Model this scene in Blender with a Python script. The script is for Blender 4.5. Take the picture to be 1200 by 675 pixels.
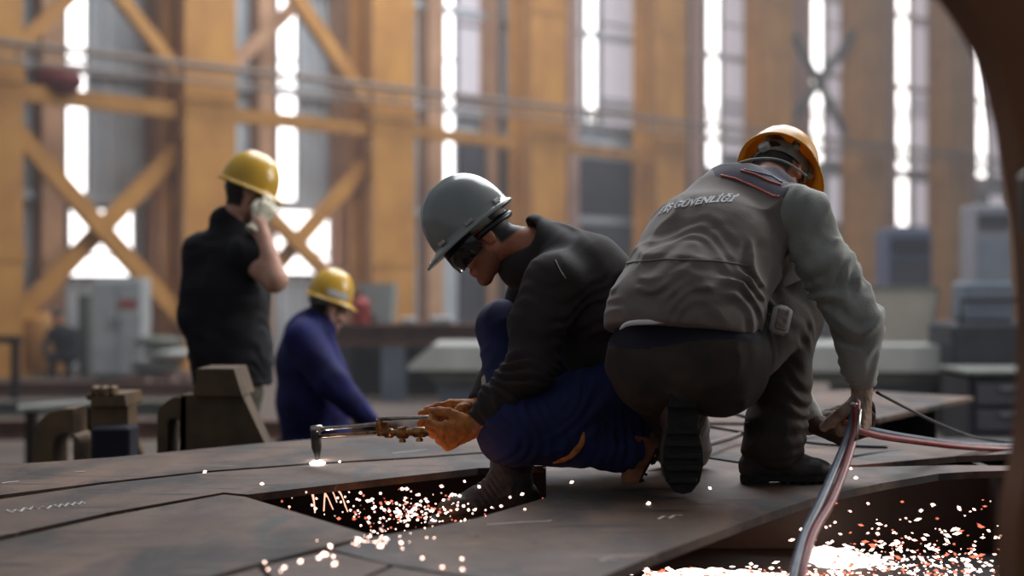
import bpy, math, random
import numpy as np
from mathutils import Vector, Matrix
from mathutils.bvhtree import BVHTree

for o in list(bpy.data.objects):
    bpy.data.objects.remove(o)
SC = bpy.context.scene
COL = SC.collection
rng = random.Random(7)

# ------------------------------------------------------------------ camera
CAMZ = 1.45
FPX = 1800.0
cam_d = bpy.data.cameras.new('camera')
cam = bpy.data.objects.new('camera', cam_d)
COL.objects.link(cam)
cam.location = (0, 0, CAMZ)
cam.rotation_euler = (math.radians(90), 0, 0)
cam_d.sensor_width = 36
cam_d.lens = 54
cam_d.clip_end = 300
cam_d.dof.use_dof = True
cam_d.dof.focus_distance = 4.55
cam_d.dof.aperture_fstop = 1.35
SC.camera = cam

# ------------------------------------------------------------------ world, lights, exposure
W = bpy.data.worlds.new('hall_air')
SC.world = W
W.use_nodes = True
bg = W.node_tree.nodes['Background']
bg.inputs[0].default_value = (0.62, 0.66, 0.74, 1)
bg.inputs[1].default_value = 0.30

def area(name, loc, target, size, power, col, sy=None):
    d = bpy.data.lights.new(name, 'AREA')
    d.energy = power
    d.color = col
    d.size = size
    if sy:
        d.shape = 'RECTANGLE'
        d.size_y = sy
    o = bpy.data.objects.new(name, d)
    COL.objects.link(o)
    o.location = loc
    o.rotation_euler = (Vector(target) - Vector(loc)).to_track_quat('-Z', 'Y').to_euler()
    return o

area('overhead_rim_light', (1.5, 10.5, 8.5), (0.3, 5.0, 0.9), 7, 900, (0.93, 0.95, 1.0), 7)  # area light added above and behind for rim light, no roof built
area('overhead_area_far', (4, 24, 13), (4, 26, 0), 16, 3600, (0.95, 0.96, 1.0), 12)  # unseen area light over the far hall, no skylight modelled
area('side_daylight', (8.5, 8.0, 4.5), (0.5, 4.8, 1.2), 4, 420, (1.0, 0.96, 0.92), 4)
SC.view_settings.view_transform = 'Standard'
SC.view_settings.look = 'None'
SC.view_settings.exposure = 0.0
SC.view_settings.gamma = 1.0
SC.view_settings.use_curve_mapping = False

# ------------------------------------------------------------------ helpers
def P(px, py, Y):
    """a point of the hall at distance Y, seen under that angle"""
    return Vector(((px - 600) / FPX * Y, Y, CAMZ - (py - 337.5) / FPX * Y))

def G(px, py, z):
    """a point on the horizontal plane z"""
    Y = (CAMZ - z) * FPX / (py - 337.5)
    return Vector(((px - 600) / FPX * Y, Y, z))

def V(*a):
    return Vector(a)

def lin(c):
    out = []
    for v in c:
        v = v / 255.0
        out.append(v / 12.92 if v <= 0.04045 else ((v + 0.055) / 1.055) ** 2.4)
    return tuple(out) + (1.0,)

def mat(name, c1, c2=None, rough=0.7, metal=0.0, nscale=8.0, bump=0.0, bscale=60.0, emit=None, estr=0.0,
        coat=0.0, detail=5.0, lo=0.35, hi=0.65, stretch=(1, 1, 1), sheen=0.0, spec=None, bdist=0.01):
    m = bpy.data.materials.new(name)
    m.use_nodes = True
    nt = m.node_tree
    b = nt.nodes['Principled BSDF']
    b.inputs['Roughness'].default_value = rough
    b.inputs['Metallic'].default_value = metal
    if spec is not None:
        b.inputs['Specular IOR Level'].default_value = spec
    if coat:
        b.inputs['Coat Weight'].default_value = coat
        b.inputs['Coat Roughness'].default_value = 0.15
    if sheen:
        b.inputs['Sheen Weight'].default_value = sheen
    tc = nt.nodes.new('ShaderNodeTexCoord')
    mp = nt.nodes.new('ShaderNodeMapping')
    mp.inputs['Scale'].default_value = stretch
    nt.links.new(tc.outputs['Object'], mp.inputs[0])
    if c2 is None:
        c2 = tuple(max(0, v * 0.85) for v in c1)
    n = nt.nodes.new('ShaderNodeTexNoise')
    n.inputs['Scale'].default_value = nscale
    n.inputs['Detail'].default_value = detail
    nt.links.new(mp.outputs[0], n.inputs['Vector'])
    r = nt.nodes.new('ShaderNodeValToRGB')
    r.color_ramp.elements[0].position = lo
    r.color_ramp.elements[1].position = hi
    r.color_ramp.elements[0].color = lin(c2)
    r.color_ramp.elements[1].color = lin(c1)
    nt.links.new(n.outputs[0], r.inputs[0])
    nt.links.new(r.outputs[0], b.inputs['Base Color'])
    if bump:
        n2 = nt.nodes.new('ShaderNodeTexNoise')
        n2.inputs['Scale'].default_value = bscale
        n2.inputs['Detail'].default_value = 4
        nt.links.new(mp.outputs[0], n2.inputs['Vector'])
        bp = nt.nodes.new('ShaderNodeBump')
        bp.inputs['Strength'].default_value = bump
        bp.inputs['Distance'].default_value = bdist
        nt.links.new(n2.outputs[0], bp.inputs['Height'])
        nt.links.new(bp.outputs[0], b.inputs['Normal'])
    if emit:
        b.inputs['Emission Color'].default_value = lin(emit)
        b.inputs['Emission Strength'].default_value = estr
    return m

def plate_mat():
    m = bpy.data.materials.new('mill_scale_plate'); m.use_nodes = True
    nt = m.node_tree; b = nt.nodes['Principled BSDF']; b.inputs['Metallic'].default_value = .0; b.inputs['Specular IOR Level'].default_value = .3
    tc = nt.nodes.new('ShaderNodeTexCoord')
    def noise(scale, det, stretch, rot=0.0):
        mp = nt.nodes.new('ShaderNodeMapping'); mp.inputs['Scale'].default_value = stretch; mp.inputs['Rotation'].default_value = (0, 0, rot)
        nt.links.new(tc.outputs['Object'], mp.inputs[0])
        n = nt.nodes.new('ShaderNodeTexNoise'); n.inputs['Scale'].default_value = scale; n.inputs['Detail'].default_value = det; n.inputs['Roughness'].default_value = .62
        nt.links.new(mp.outputs[0], n.inputs['Vector']); return n
    def ramp(n, p0, p1, c0=(0, 0, 0, 1), c1=(1, 1, 1, 1)):
        r = nt.nodes.new('ShaderNodeValToRGB'); r.color_ramp.elements[0].position = p0; r.color_ramp.elements[1].position = p1
        r.color_ramp.elements[0].color = c0; r.color_ramp.elements[1].color = c1
        nt.links.new(n.outputs[0], r.inputs[0]); return r
    def mix(f, a, c):
        x = nt.nodes.new('ShaderNodeMix'); x.data_type = 'RGBA'
        nt.links.new(f.outputs[0], x.inputs[0]); nt.links.new(a, x.inputs[6]); x.inputs[7].default_value = lin(c)
        return x.outputs[2]
    base = ramp(noise(2.6, 9, (1, .45, 1), .5), .36, .64, lin((66, 50, 41)), lin((108, 84, 68)))
    c = mix(ramp(noise(2.3, 8, (1, .5, 1), -.4), .50, .60), base.outputs[0], (44, 38, 36))
    c = mix(ramp(noise(5.5, 8, (1, .35, 1), -.6), .61, .69), c, (54, 60, 62))
    c = mix(ramp(noise(10, 7, (.22, 1.5, 1), .25), .57, .66), c, (48, 40, 36))
    c = mix(ramp(noise(30, 4, (1, .5, 1), .9), .68, .72), c, (36, 32, 31))
    c = mix(ramp(noise(7, 8, (.3, 1.6, 1), -.9), .63, .70), c, (136, 112, 94))
    nt.links.new(c, b.inputs['Base Color'])
    rr = nt.nodes.new('ShaderNodeMapRange'); rr.inputs[3].default_value = .5; rr.inputs[4].default_value = .85
    nt.links.new(noise(4, 6, (1, 1, 1)).outputs[0], rr.inputs[0]); nt.links.new(rr.outputs[0], b.inputs['Roughness'])
    bp = nt.nodes.new('ShaderNodeBump'); bp.inputs['Strength'].default_value = .25; bp.inputs['Distance'].default_value = .006
    nt.links.new(noise(38, 6, (1, 1, 1)).outputs[0], bp.inputs['Height']); nt.links.new(bp.outputs[0], b.inputs['Normal'])
    return m

ORG = {}
def tag(o, label=None, cat=None, group=None, kind=None):
    if label: o['label'] = label
    if cat: o['category'] = cat
    if group: o['group'] = group
    if kind: o['kind'] = kind
    return o

def thing(name, label, cat, loc, group=None):
    o = bpy.data.objects.new(name, None)
    COL.objects.link(o)
    o.location = loc
    o.empty_display_size = 0.1
    ORG[o.name] = Vector(loc)
    return tag(o, label, cat, group)

def link(name, me, mats, parent=None):
    o = bpy.data.objects.new(name, me)
    COL.objects.link(o)
    for m in (mats if isinstance(mats, (list, tuple)) else [mats]):
        me.materials.append(m)
    if parent is not None:
        org = ORG[parent.name]
        me.transform(Matrix.Translation(-org))
        o.parent = parent
        ORG[o.name] = org
    else:
        ORG[o.name] = Vector((0, 0, 0))
    return o

def frame(z, xhint):
    z = Vector(z).normalized()
    x = Vector(xhint) - z * Vector(xhint).dot(z)
    if x.length < 1e-6:
        x = z.orthogonal()
    x.normalize()
    return x, z.cross(x), z

class MB:
    def __init__(s):
        s.v = []; s.f = []; s.mi = []
    def quad(s, idx, m=0):
        s.f.append(tuple(idx)); s.mi.append(m)
    def box(s, c, size, R=None, bev=0.0, m=0):
        c = Vector(c); hx, hy, hz = [q / 2 for q in size]
        R = R or Matrix.Identity(3)
        if bev <= 0:
            b = len(s.v)
            for dz in (-1, 1):
                for dx, dy in ((-1, -1), (1, -1), (1, 1), (-1, 1)):
                    s.v.append(c + R @ Vector((dx * hx, dy * hy, dz * hz)))
            for q in ((0, 3, 2, 1), (4, 5, 6, 7), (0, 1, 5, 4), (1, 2, 6, 5), (2, 3, 7, 6), (3, 0, 4, 7)):
                s.quad([b + i for i in q], m)
            return
        e = min(bev, hx * .99, hy * .99, hz * .99)
        rings = []
        for z, ins in ((-hz, e), (-hz + e, 0), (hz - e, 0), (hz, e)):
            b = len(s.v)
            X = hx - ins; Yy = hy - ins
            pts = [(-X + (e if not ins else e * .6), -Yy), (X - (e if not ins else e * .6), -Yy), (X, -Yy + (e if not ins else e * .6)), (X, Yy - (e if not ins else e * .6)),
                   (X - (e if not ins else e * .6), Yy), (-X + (e if not ins else e * .6), Yy), (-X, Yy - (e if not ins else e * .6)), (-X, -Yy + (e if not ins else e * .6))]
            for x, y in pts:
                s.v.append(c + R @ Vector((x, y, z)))
            rings.append(b)
        for a, b in zip(rings, rings[1:]):
            for i in range(8):
                j = (i + 1) % 8
                s.quad((a + i, a + j, b + j, b + i), m)
        s.quad([rings[0] + i for i in range(7, -1, -1)], m)
        s.quad([rings[-1] + i for i in range(8)], m)
    def tube(s, pts, r, n=12, m=0, flat=None):
        pts = [Vector(p) for p in pts]
        rr = r if isinstance(r, (list, tuple)) else [r] * len(pts)
        x = None
        base = []
        for i, p in enumerate(pts):
            t = (pts[min(i + 1, len(pts) - 1)] - pts[max(i - 1, 0)])
            t = t.normalized() if t.length > 1e-9 else Vector((0, 0, 1))
            if x is None:
                x = t.orthogonal().normalized()
            x = (x - t * x.dot(t))
            x = x.normalized() if x.length > 1e-6 else t.orthogonal().normalized()
            y = t.cross(x)
            base.append(len(s.v))
            for k in range(n):
                a = 2 * math.pi * k / n
                q = x * math.cos(a) * rr[i] + y * math.sin(a) * rr[i]
                if flat is not None:
                    fn, fs = flat
                    q = q - fn * q.dot(fn) * (1 - fs)
                s.v.append(p + q)
        for a, b in zip(base, base[1:]):
            for k in range(n):
                j = (k + 1) % n
                s.quad((a + k, a + j, b + j, b + k), m)
        s.quad([base[0] + k for k in range(n - 1, -1, -1)], m)
        s.quad([base[-1] + k for k in range(n)], m)
    def cyl(s, a, b, r, r2=None, n=20, m=0):
        s.tube([a, b], [r, r if r2 is None else r2], n, m)
    def prism(s, pts, d, m=0):
        """closed outline (3-D points in one plane) extruded by vector d"""
        pts = [Vector(p) for p in pts]; d = Vector(d)
        n = len(pts)
        nrm = Vector((0, 0, 0))
        for i in range(n):
            nrm += pts[i].cross(pts[(i + 1) % n])
        if nrm.dot(d) > 0:
            pts = pts[::-1]
        b = len(s.v)
        s.v += pts + [p + d for p in pts]
        s.quad(range(b, b + n), m)
        s.quad(range(b + 2 * n - 1, b + n - 1, -1), m)
        for i in range(n):
            j = (i + 1) % n
            s.quad((b + i, b + n + i, b + n + j, b + j), m)
    def ball(s, c, r, R=None, nu=16, nv=10, m=0, v0=0.0, v1=1.0):
        c = Vector(c); R = R or Matrix.Identity(3)
        if not isinstance(r, (tuple, list)): r = (r, r, r)
        b = len(s.v)
        for j in range(nv + 1):
            t = math.pi * (v0 + (v1 - v0) * j / nv)
            for i in range(nu):
                a = 2 * math.pi * i / nu
                s.v.append(c + R @ Vector((r[0] * math.sin(t) * math.cos(a), r[1] * math.sin(t) * math.sin(a), r[2] * math.cos(t))))
        for j in range(nv):
            for i in range(nu):
                k = (i + 1) % nu
                s.quad((b + j * nu + i, b + (j + 1) * nu + i, b + (j + 1) * nu + k, b + j * nu + k), m)
    def lathe(s, prof, origin, axis, n=28, m=0):
        x, y, z = frame(axis, (1, 0.01, 0.02))
        o = Vector(origin)
        b0 = len(s.v)
        for (r, h) in prof:
            for k in range(n):
                a = 2 * math.pi * k / n
                s.v.append(o + z * h + x * math.cos(a) * r + y * math.sin(a) * r)
        for j in range(len(prof) - 1):
            for k in range(n):
                q = (k + 1) % n
                s.quad((b0 + j * n + k, b0 + j * n + q, b0 + (j + 1) * n + q, b0 + (j + 1) * n + k), m)
        s.quad([b0 + k for k in range(n - 1, -1, -1)], m)
        s.quad([b0 + (len(prof) - 1) * n + k for k in range(n)], m)
    def build(s, name, mats, parent=None, smooth=False, angle=None):
        me = bpy.data.meshes.new(name)
        me.from_pydata([tuple(v) for v in s.v], [], s.f)
        for p, m in zip(me.polygons, s.mi):
            p.material_index = m
            p.use_smooth = smooth
        me.update()
        if smooth and angle:
            me.set_sharp_from_angle(angle=math.radians(angle))
        return link(name, me, mats, parent)

def spline(pts, n=10):
    pts = [Vector(p) for p in pts]
    out = []
    q = [pts[0] * 2 - pts[1]] + pts + [pts[-1] * 2 - pts[-2]]
    for i in range(1, len(q) - 2):
        for k in range(n):
            t = k / n
            a, b, c, d = q[i - 1], q[i], q[i + 1], q[i + 2]
            out.append(0.5 * ((2 * b) + (c - a) * t + (2 * a - 5 * b + 4 * c - d) * t * t + (3 * b - a - 3 * c + d) * t ** 3))
    out.append(pts[-1])
    return out

# ---- organic shapes: a distance field grown from rounded limbs, turned into one closed surface
_nz = np.random.RandomState(5).rand(32, 32, 32).astype(np.float32)
def noise3(x, y, z):
    xi = np.floor(x).astype(int); yi = np.floor(y).astype(int); zi = np.floor(z).astype(int)
    fx = x - xi; fy = y - yi; fz = z - zi
    fx = fx * fx * (3 - 2 * fx); fy = fy * fy * (3 - 2 * fy); fz = fz * fz * (3 - 2 * fz)
    r = 0
    for a in (0, 1):
        for b in (0, 1):
            for c in (0, 1):
                w = (fx if a else 1 - fx) * (fy if b else 1 - fy) * (fz if c else 1 - fz)
                r = r + w * _nz[(xi + a) & 31, (yi + b) & 31, (zi + c) & 31]
    return r

class Field:
    def __init__(s, lo, hi, h):
        s.h = h
        s.lo = np.array(lo, float); s.hi = np.array(hi, float)
        n = np.ceil((s.hi - s.lo) / h).astype(int) + 1
        s.n = n
        s.F = np.full(tuple(n), 1.0, np.float32)
        s.ax = [(s.lo[i] + h * np.arange(n[i])).astype(np.float32) for i in range(3)]
    def _win(s, lo, hi):
        a = np.maximum(np.floor((np.array(lo) - s.lo) / s.h).astype(int), 0)
        b = np.minimum(np.ceil((np.array(hi) - s.lo) / s.h).astype(int) + 1, s.n)
        if np.any(b <= a): return None, None
        sl = tuple(slice(a[i], b[i]) for i in range(3))
        X = s.ax[0][sl[0]][:, None, None]; Y = s.ax[1][sl[1]][None, :, None]; Z = s.ax[2][sl[2]][None, None, :]
        return sl, (X, Y, Z)
    def _put(s, sl, d, k, sub):
        A = s.F[sl]
        if sub:
            d = -d
            h = np.maximum(k - np.abs(A - d), 0) / max(k, 1e-6)
            s.F[sl] = np.maximum(A, d) + h * h * k * .25
        else:
            h = np.maximum(k - np.abs(A - d), 0) / max(k, 1e-6)
            s.F[sl] = np.minimum(A, d) - h * h * k * .25
    def cap(s, a, b, ra, rb=None, k=.02, n=None, sc=1.0, sub=False):
        a = np.array(a, float); b = np.array(b, float); rb = ra if rb is None else rb
        pad = max(ra, rb) * max(sc, 1) + k + 3 * s.h
        sl, g = s._win(np.minimum(a, b) - pad, np.maximum(a, b) + pad)
        if sl is None: return s
        ab = b - a; L = max(float(ab @ ab), 1e-12)
        px, py, pz = g[0] - a[0], g[1] - a[1], g[2] - a[2]
        t = np.clip((px * ab[0] + py * ab[1] + pz * ab[2]) / L, 0, 1)
        qx = px - t * ab[0]; qy = py - t * ab[1]; qz = pz - t * ab[2]
        d2 = qx * qx + qy * qy + qz * qz
        if n is not None:
            n = np.array(Vector(n).normalized())
            qn = qx * n[0] + qy * n[1] + qz * n[2]
            d2 = d2 - qn * qn + (qn / sc) ** 2
        d = (np.sqrt(np.maximum(d2, 0)) - (ra + (rb - ra) * t)) * (min(1, sc) if n is not None else 1)
        s._put(sl, d.astype(np.float32), k, sub)
        return s
    def ell(s, c, r, R=None, k=.02, sub=False):
        c = np.array(c, float)
        if not isinstance(r, (tuple, list)): r = (r, r, r)
        pad = max(r) + k + 3 * s.h
        sl, g = s._win(c - pad, c + pad)
        if sl is None: return s
        M = np.array(R.transposed()) if R is not None else np.eye(3)
        px, py, pz = g[0] - c[0], g[1] - c[1], g[2] - c[2]
        l = [(M[i, 0] * px + M[i, 1] * py + M[i, 2] * pz) / r[i] for i in range(3)]
        k0 = np.sqrt(l[0] ** 2 + l[1] ** 2 + l[2] ** 2)
        k1 = np.sqrt((l[0] / r[0]) ** 2 + (l[1] / r[1]) ** 2 + (l[2] / r[2]) ** 2)
        d = k0 * (k0 - 1) / np.maximum(k1, 1e-6)
        s._put(sl, d.astype(np.float32), k, sub)
        return s
    def cut(s, p, n, R=None, k=.006):
        p = np.array(p, float); n = np.array(Vector(n).normalized())
        if R: sl, g = s._win(p - R, p + R)
        else: sl, g = s._win(s.lo, s.hi)
        if sl is None: return s
        d = (g[0] - p[0]) * n[0] + (g[1] - p[1]) * n[1] + (g[2] - p[2]) * n[2]
        if R:
            rr = np.sqrt((g[0] - p[0]) ** 2 + (g[1] - p[1]) ** 2 + (g[2] - p[2]) ** 2)
            d = np.where(rr < R, d, -1.0)
        s._put(sl, -d.astype(np.float32), k, True)
        return s
    def band(s, fn, w=.03):
        idx = np.nonzero(np.abs(s.F) < w)
        x = s.ax[0][idx[0]]; y = s.ax[1][idx[1]]; z = s.ax[2][idx[2]]
        s.F[idx] += fn(x, y, z).astype(np.float32)
        return s
    def wrinkle(s, amp, sc, seed=0.0, st=(1, 1, 1)):
        def fn(x, y, z):
            wx = noise3(x * 7 + seed, y * 7, z * 7) * 1.6
            n = noise3(x * sc * st[0] + seed + wx, y * sc * st[1] + seed * 2 + wx, z * sc * st[2] + 7 + wx)
            rdg = 1 - np.abs(2 * n - 1) * 1.6
            return -amp * (rdg - .3)
        return s.band(fn)
    def folds(s, c, R, axis, lam, amp, seed=0.0):
        c = np.array(c, float); a = np.array(Vector(axis).normalized())
        def fn(x, y, z):
            px, py, pz = x - c[0], y - c[1], z - c[2]
            w = np.exp(-(px * px + py * py + pz * pz) / (R * R))
            t = px * a[0] + py * a[1] + pz * a[2]
            t = t + 1.0 * lam * (noise3(x * 8 + seed, y * 8, z * 8) - .5) * 3.4
            sgn = np.sin(2 * np.pi * t / lam)
            mk = np.clip(noise3(x * 13 + seed + 3, y * 13, z * 13 + seed) * 2.6 - .7, 0, 1)
            return -amp * .8 * w * mk * (sgn * .5 + .5 * np.abs(sgn) * sgn)
        return s.band(fn)
    def mesh(s, name, mats, parent=None, classify=None, masks=None):
        F = s.F
        F[0] = 1; F[-1] = 1; F[:, 0] = 1; F[:, -1] = 1; F[:, :, 0] = 1; F[:, :, -1] = 1
        S = F < 0
        cnt = np.zeros(tuple(np.array(F.shape) - 1), np.uint8)
        for a in (0, 1):
            for b in (0, 1):
                for c in (0, 1):
                    cnt += S[a:a + cnt.shape[0], b:b + cnt.shape[1], c:c + cnt.shape[2]]
        cells = np.argwhere((cnt > 0) & (cnt < 8))
        vid = np.full(cnt.shape, -1, np.int32)
        vid[tuple(cells.T)] = np.arange(len(cells))
        acc = np.zeros((len(cells), 3)); num = np.zeros(len(cells))
        corners = [(a, b, c) for a in (0, 1) for b in (0, 1) for c in (0, 1)]
        vals = {q: F[cells[:, 0] + q[0], cells[:, 1] + q[1], cells[:, 2] + q[2]] for q in corners}
        for q in corners:
            for ax in range(3):
                if q[ax] == 0:
                    e = list(q); e[ax] = 1; e = tuple(e)
                    f0, f1 = vals[q], vals[e]
                    mk = (f0 < 0) != (f1 < 0)
                    t = np.where(mk, f0 / np.where(mk, f0 - f1, 1), 0)
                    pt = np.tile(np.array(q, float), (len(cells), 1)); pt[:, ax] += t
                    acc[mk] += pt[mk]; num[mk] += 1
        verts = (cells + acc / num[:, None]) * s.h + s.lo
        quads = []
        for ax in range(3):
            sh = [slice(None)] * 3
            s0 = list(sh); s1 = list(sh)
            s0[ax] = slice(0, -1); s1[ax] = slice(1, None)
            A = S[tuple(s0)]; B = S[tuple(s1)]
            for flip, mk in ((False, A & ~B), (True, ~A & B)):
                e = np.argwhere(mk)
                if not len(e): continue
                u, w = (ax + 1) % 3, (ax + 2) % 3
                def c(du, dw):
                    q = e.copy(); q[:, u] += du; q[:, w] += dw
                    return vid[q[:, 0], q[:, 1], q[:, 2]]
                Q = np.stack([c(-1, -1), c(0, -1), c(0, 0), c(-1, 0)], 1)
                if flip: Q = Q[:, ::-1]
                quads.append(Q)
        Q = np.concatenate(quads)
        # relax a little
        me = bpy.data.meshes.new(name)
        me.vertices.add(len(verts)); me.vertices.foreach_set('co', verts.ravel())
        me.loops.add(Q.size); me.loops.foreach_set('vertex_index', Q.ravel().astype(np.int32))
        me.polygons.add(len(Q)); me.polygons.foreach_set('loop_start', np.arange(0, Q.size, 4, dtype=np.int32))
        me.polygons.foreach_set('use_smooth', np.ones(len(Q), bool))
        if classify is not None:
            ctr = verts[Q].mean(1)
            me.polygons.foreach_set('material_index', classify(ctr[:, 0], ctr[:, 1], ctr[:, 2]).astype(np.int32))
        me.update(); me.validate()
        if masks is not None:
            for nm, val in masks(verts[:, 0], verts[:, 1], verts[:, 2]).items():
                at = me.attributes.new(nm, 'FLOAT', 'POINT'); at.data.foreach_set('value', np.ascontiguousarray(val, dtype=np.float32))
        s.F = None
        o = link(name, me, mats, parent)
        return o

def bvh_of(o):
    me = o.data; org = ORG[o.name]
    return BVHTree.FromPolygons([v.co + org for v in me.vertices], [tuple(p.vertices) for p in me.polygons])

def skin_mat(name, c1, c2, beard):
    m = mat(name, c1, c2, rough=.55, nscale=20, bump=.1, bscale=150)
    nt = m.node_tree; b = nt.nodes['Principled BSDF']
    src = b.inputs['Base Color'].links[0].from_socket
    for nm, col in (('beard', beard), ('hair', (26, 21, 19))):
        a = nt.nodes.new('ShaderNodeAttribute'); a.attribute_name = nm
        n = nt.nodes.new('ShaderNodeTexNoise'); n.inputs['Scale'].default_value = 160
        ad = nt.nodes.new('ShaderNodeMath'); ad.operation = 'MULTIPLY_ADD'; ad.inputs[1].default_value = .5
        sb = nt.nodes.new('ShaderNodeMath'); sb.operation = 'SUBTRACT'; sb.inputs[1].default_value = .25
        mu = nt.nodes.new('ShaderNodeMath'); mu.operation = 'MULTIPLY'; mu.use_clamp = True
        nt.links.new(n.outputs[0], ad.inputs[0]); nt.links.new(a.outputs['Fac'], ad.inputs[2]); nt.links.new(ad.outputs[0], sb.inputs[0])
        nt.links.new(sb.outputs[0], mu.inputs[0]); nt.links.new(a.outputs['Fac'], mu.inputs[1])
        x = nt.nodes.new('ShaderNodeMix'); x.data_type = 'RGBA'
        nt.links.new(mu.outputs[0], x.inputs[0]); nt.links.new(src, x.inputs[6]); x.inputs[7].default_value = lin(col)
        src = x.outputs[2]
    nt.links.new(src, b.inputs['Base Color'])
    return m

def head_masks(hc, Rh, bearded=True):
    Ri = Rh.inverted()
    def fn(x, y, z):
        X, Y, Z = x - hc.x, y - hc.y, z - hc.z
        lx = np.abs(Ri[0][0] * X + Ri[0][1] * Y + Ri[0][2] * Z); ly = Ri[1][0] * X + Ri[1][1] * Y + Ri[1][2] * Z; lz = Ri[2][0] * X + Ri[2][1] * Y + Ri[2][2] * Z
        near = .18 - np.sqrt(X * X + Y * Y + Z * Z)
        ear = np.where(lx > .068, .034 - np.sqrt((ly + .006) ** 2 + ((lz + .006) * .8) ** 2), -1)
        hair = np.maximum(np.minimum(lz - .012, .062 - ly), np.minimum(-ly - .028, lz + .055))
        hair = np.maximum(hair, np.minimum(.012 - np.abs(ly - .026), lz + .02))
        hair = np.minimum(np.minimum(hair, -ear), near)
        beard = np.minimum(np.minimum(-.012 - (ly - .02) * .55 - lz, ly - .0), lz + .13)
        lips = .016 - np.sqrt((lx * .6) ** 2 + (lz + .068) ** 2)
        beard = np.minimum(np.minimum(beard, near), np.minimum(-ear, -lips))
        sm = lambda d: np.clip(d / .012 + .5, 0, 1)
        return {'hair': sm(hair), 'beard': sm(beard) * .75}
    return fn

# ------------------------------------------------------------------ materials
M = {}
M['orange'] = mat('orange_paint', (184, 131, 58), (162, 111, 48), rough=.55, nscale=1.5)
M['orange_pale'] = mat('faded_orange_paint', (186, 146, 112), (168, 128, 98), rough=.6, nscale=1.5)
M['clad'] = mat('grey_blue_cladding', (196, 202, 206), (172, 180, 186), rough=.7, nscale=.7)
M['clad_dark'] = mat('dark_cladding', (62, 64, 72), (48, 50, 58), rough=.7, nscale=.7)
M['pane'] = mat('daylit_pane', (240, 240, 240), rough=.4, emit=(255, 250, 248), estr=3.2)
M['pane_dim'] = mat('translucent_pane', (190, 188, 196), rough=.4, emit=(214, 206, 216), estr=.5)
M['mullion'] = mat('grey_mullion', (110, 110, 116), rough=.6)
M['floor'] = mat('dusty_floor', (110, 97, 86), (80, 70, 63), rough=.8, nscale=.6, bump=.2, bscale=6)
M['plate'] = plate_mat()
M['dark_steel'] = mat('dark_steel', (32, 26, 24), (20, 17, 16), rough=.7, metal=.2, nscale=6, bump=.2, bscale=30)
M['rust'] = mat('rusty_steel', (112, 80, 66), (84, 60, 50), rough=.8, nscale=3, bump=.2, bscale=20)
M['fixture'] = mat('brown_fixture_steel', (122, 98, 70), (90, 74, 54), rough=.65, metal=.2, nscale=7, bump=.2, bscale=30)
M['grey_girder'] = mat('pale_grey_girder', (176, 178, 172), (150, 152, 148), rough=.6, nscale=2)
M['grey_under'] = mat('grey_green_steel', (98, 102, 92), (80, 84, 78), rough=.7, nscale=2)
M['blue_grey'] = mat('blue_grey_panel', (112, 122, 134), (96, 106, 118), rough=.6, nscale=2)
M['white_cab'] = mat('white_cabinet_paint', (176, 180, 180), (154, 160, 160), rough=.5, nscale=3)
M['red'] = mat('red_paint', (176, 60, 52), rough=.6)
M['machine'] = mat('dark_machine', (44, 48, 56), (32, 34, 42), rough=.6, nscale=4)
M['chalk'] = mat('white_chalk', (214, 210, 204), rough=.9)
M['spark'] = mat('hot_spark', (255, 230, 210), emit=(255, 214, 196), estr=5.0)
M['ember'] = mat('cooling_ember', (200, 90, 60), emit=(236, 120, 92), estr=1.6)
M['molten'] = mat('molten_slag', (255, 240, 230), emit=(255, 238, 228), estr=2.4)
M['silver'] = mat('bright_steel', (205, 202, 196), (150, 146, 140), rough=.25, metal=1, nscale=20)
M['brass'] = mat('brass', (190, 142, 92), (120, 84, 58), rough=.3, metal=1, nscale=40)
M['nozzle'] = mat('sooty_nozzle', (86, 84, 80), (50, 48, 46), rough=.5, metal=.6, nscale=30)
M['hose_red'] = mat('red_rubber_hose', (150, 58, 54), (120, 44, 44), rough=.4, nscale=20)
M['hose_blue'] = mat('blue_grey_rubber_hose', (86, 100, 116), (66, 78, 94), rough=.4, nscale=20)
M['cable'] = mat('black_cable', (28, 28, 34), rough=.5)
M['skin'] = skin_mat('skin', (190, 124, 92), (172, 106, 78), (92, 60, 46))
M['skin_pale'] = skin_mat('pale_skin', (212, 164, 142), (194, 146, 124), (44, 34, 30))
M['beard'] = mat('stubble', (110, 74, 56), (76, 52, 42), rough=.8, nscale=120, bump=.3, bscale=300)
M['hair'] = mat('dark_hair', (30, 26, 24), (18, 16, 15), rough=.7, nscale=60, stretch=(1, 4, 1), bump=.6, bscale=200)
M['sole'] = mat('black_rubber_sole', (30, 29, 29), (20, 20, 20), rough=.8, nscale=30, bump=.5, bscale=60)
M['boot'] = mat('dark_work_boot', (58, 50, 44), (38, 34, 31), rough=.6, nscale=14, bump=.3, bscale=50)
M['boot_glow_tan'] = mat('spark_glow_tan_boot', (150, 92, 56), (110, 64, 40), rough=.6, nscale=14, bump=.3, bscale=50)  # rear boot: orange glow of the sparks painted into its colour
M['vest'] = mat('grey_vest_cloth', (124, 114, 105), (110, 101, 93), rough=.85, nscale=9, bump=.25, bscale=220, sheen=.2, bdist=.004)
M['vest_navy'] = mat('navy_vest_yoke', (86, 82, 90), (70, 68, 78), rough=.85, nscale=14, bump=.2, bscale=220)
M['vest_trim'] = mat('vest_orange_red_piping', (226, 110, 86), rough=.6)
M['vest_edge'] = mat('pale_blue_piping', (142, 158, 190), rough=.6)
M['shirt'] = mat('grey_sweatshirt', (154, 156, 147), (130, 132, 125), rough=.9, nscale=10, bump=.35, bscale=180, sheen=.3, bdist=.004)
M['white_cloth'] = mat('white_cloth', (240, 240, 238), rough=.9)
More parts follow.
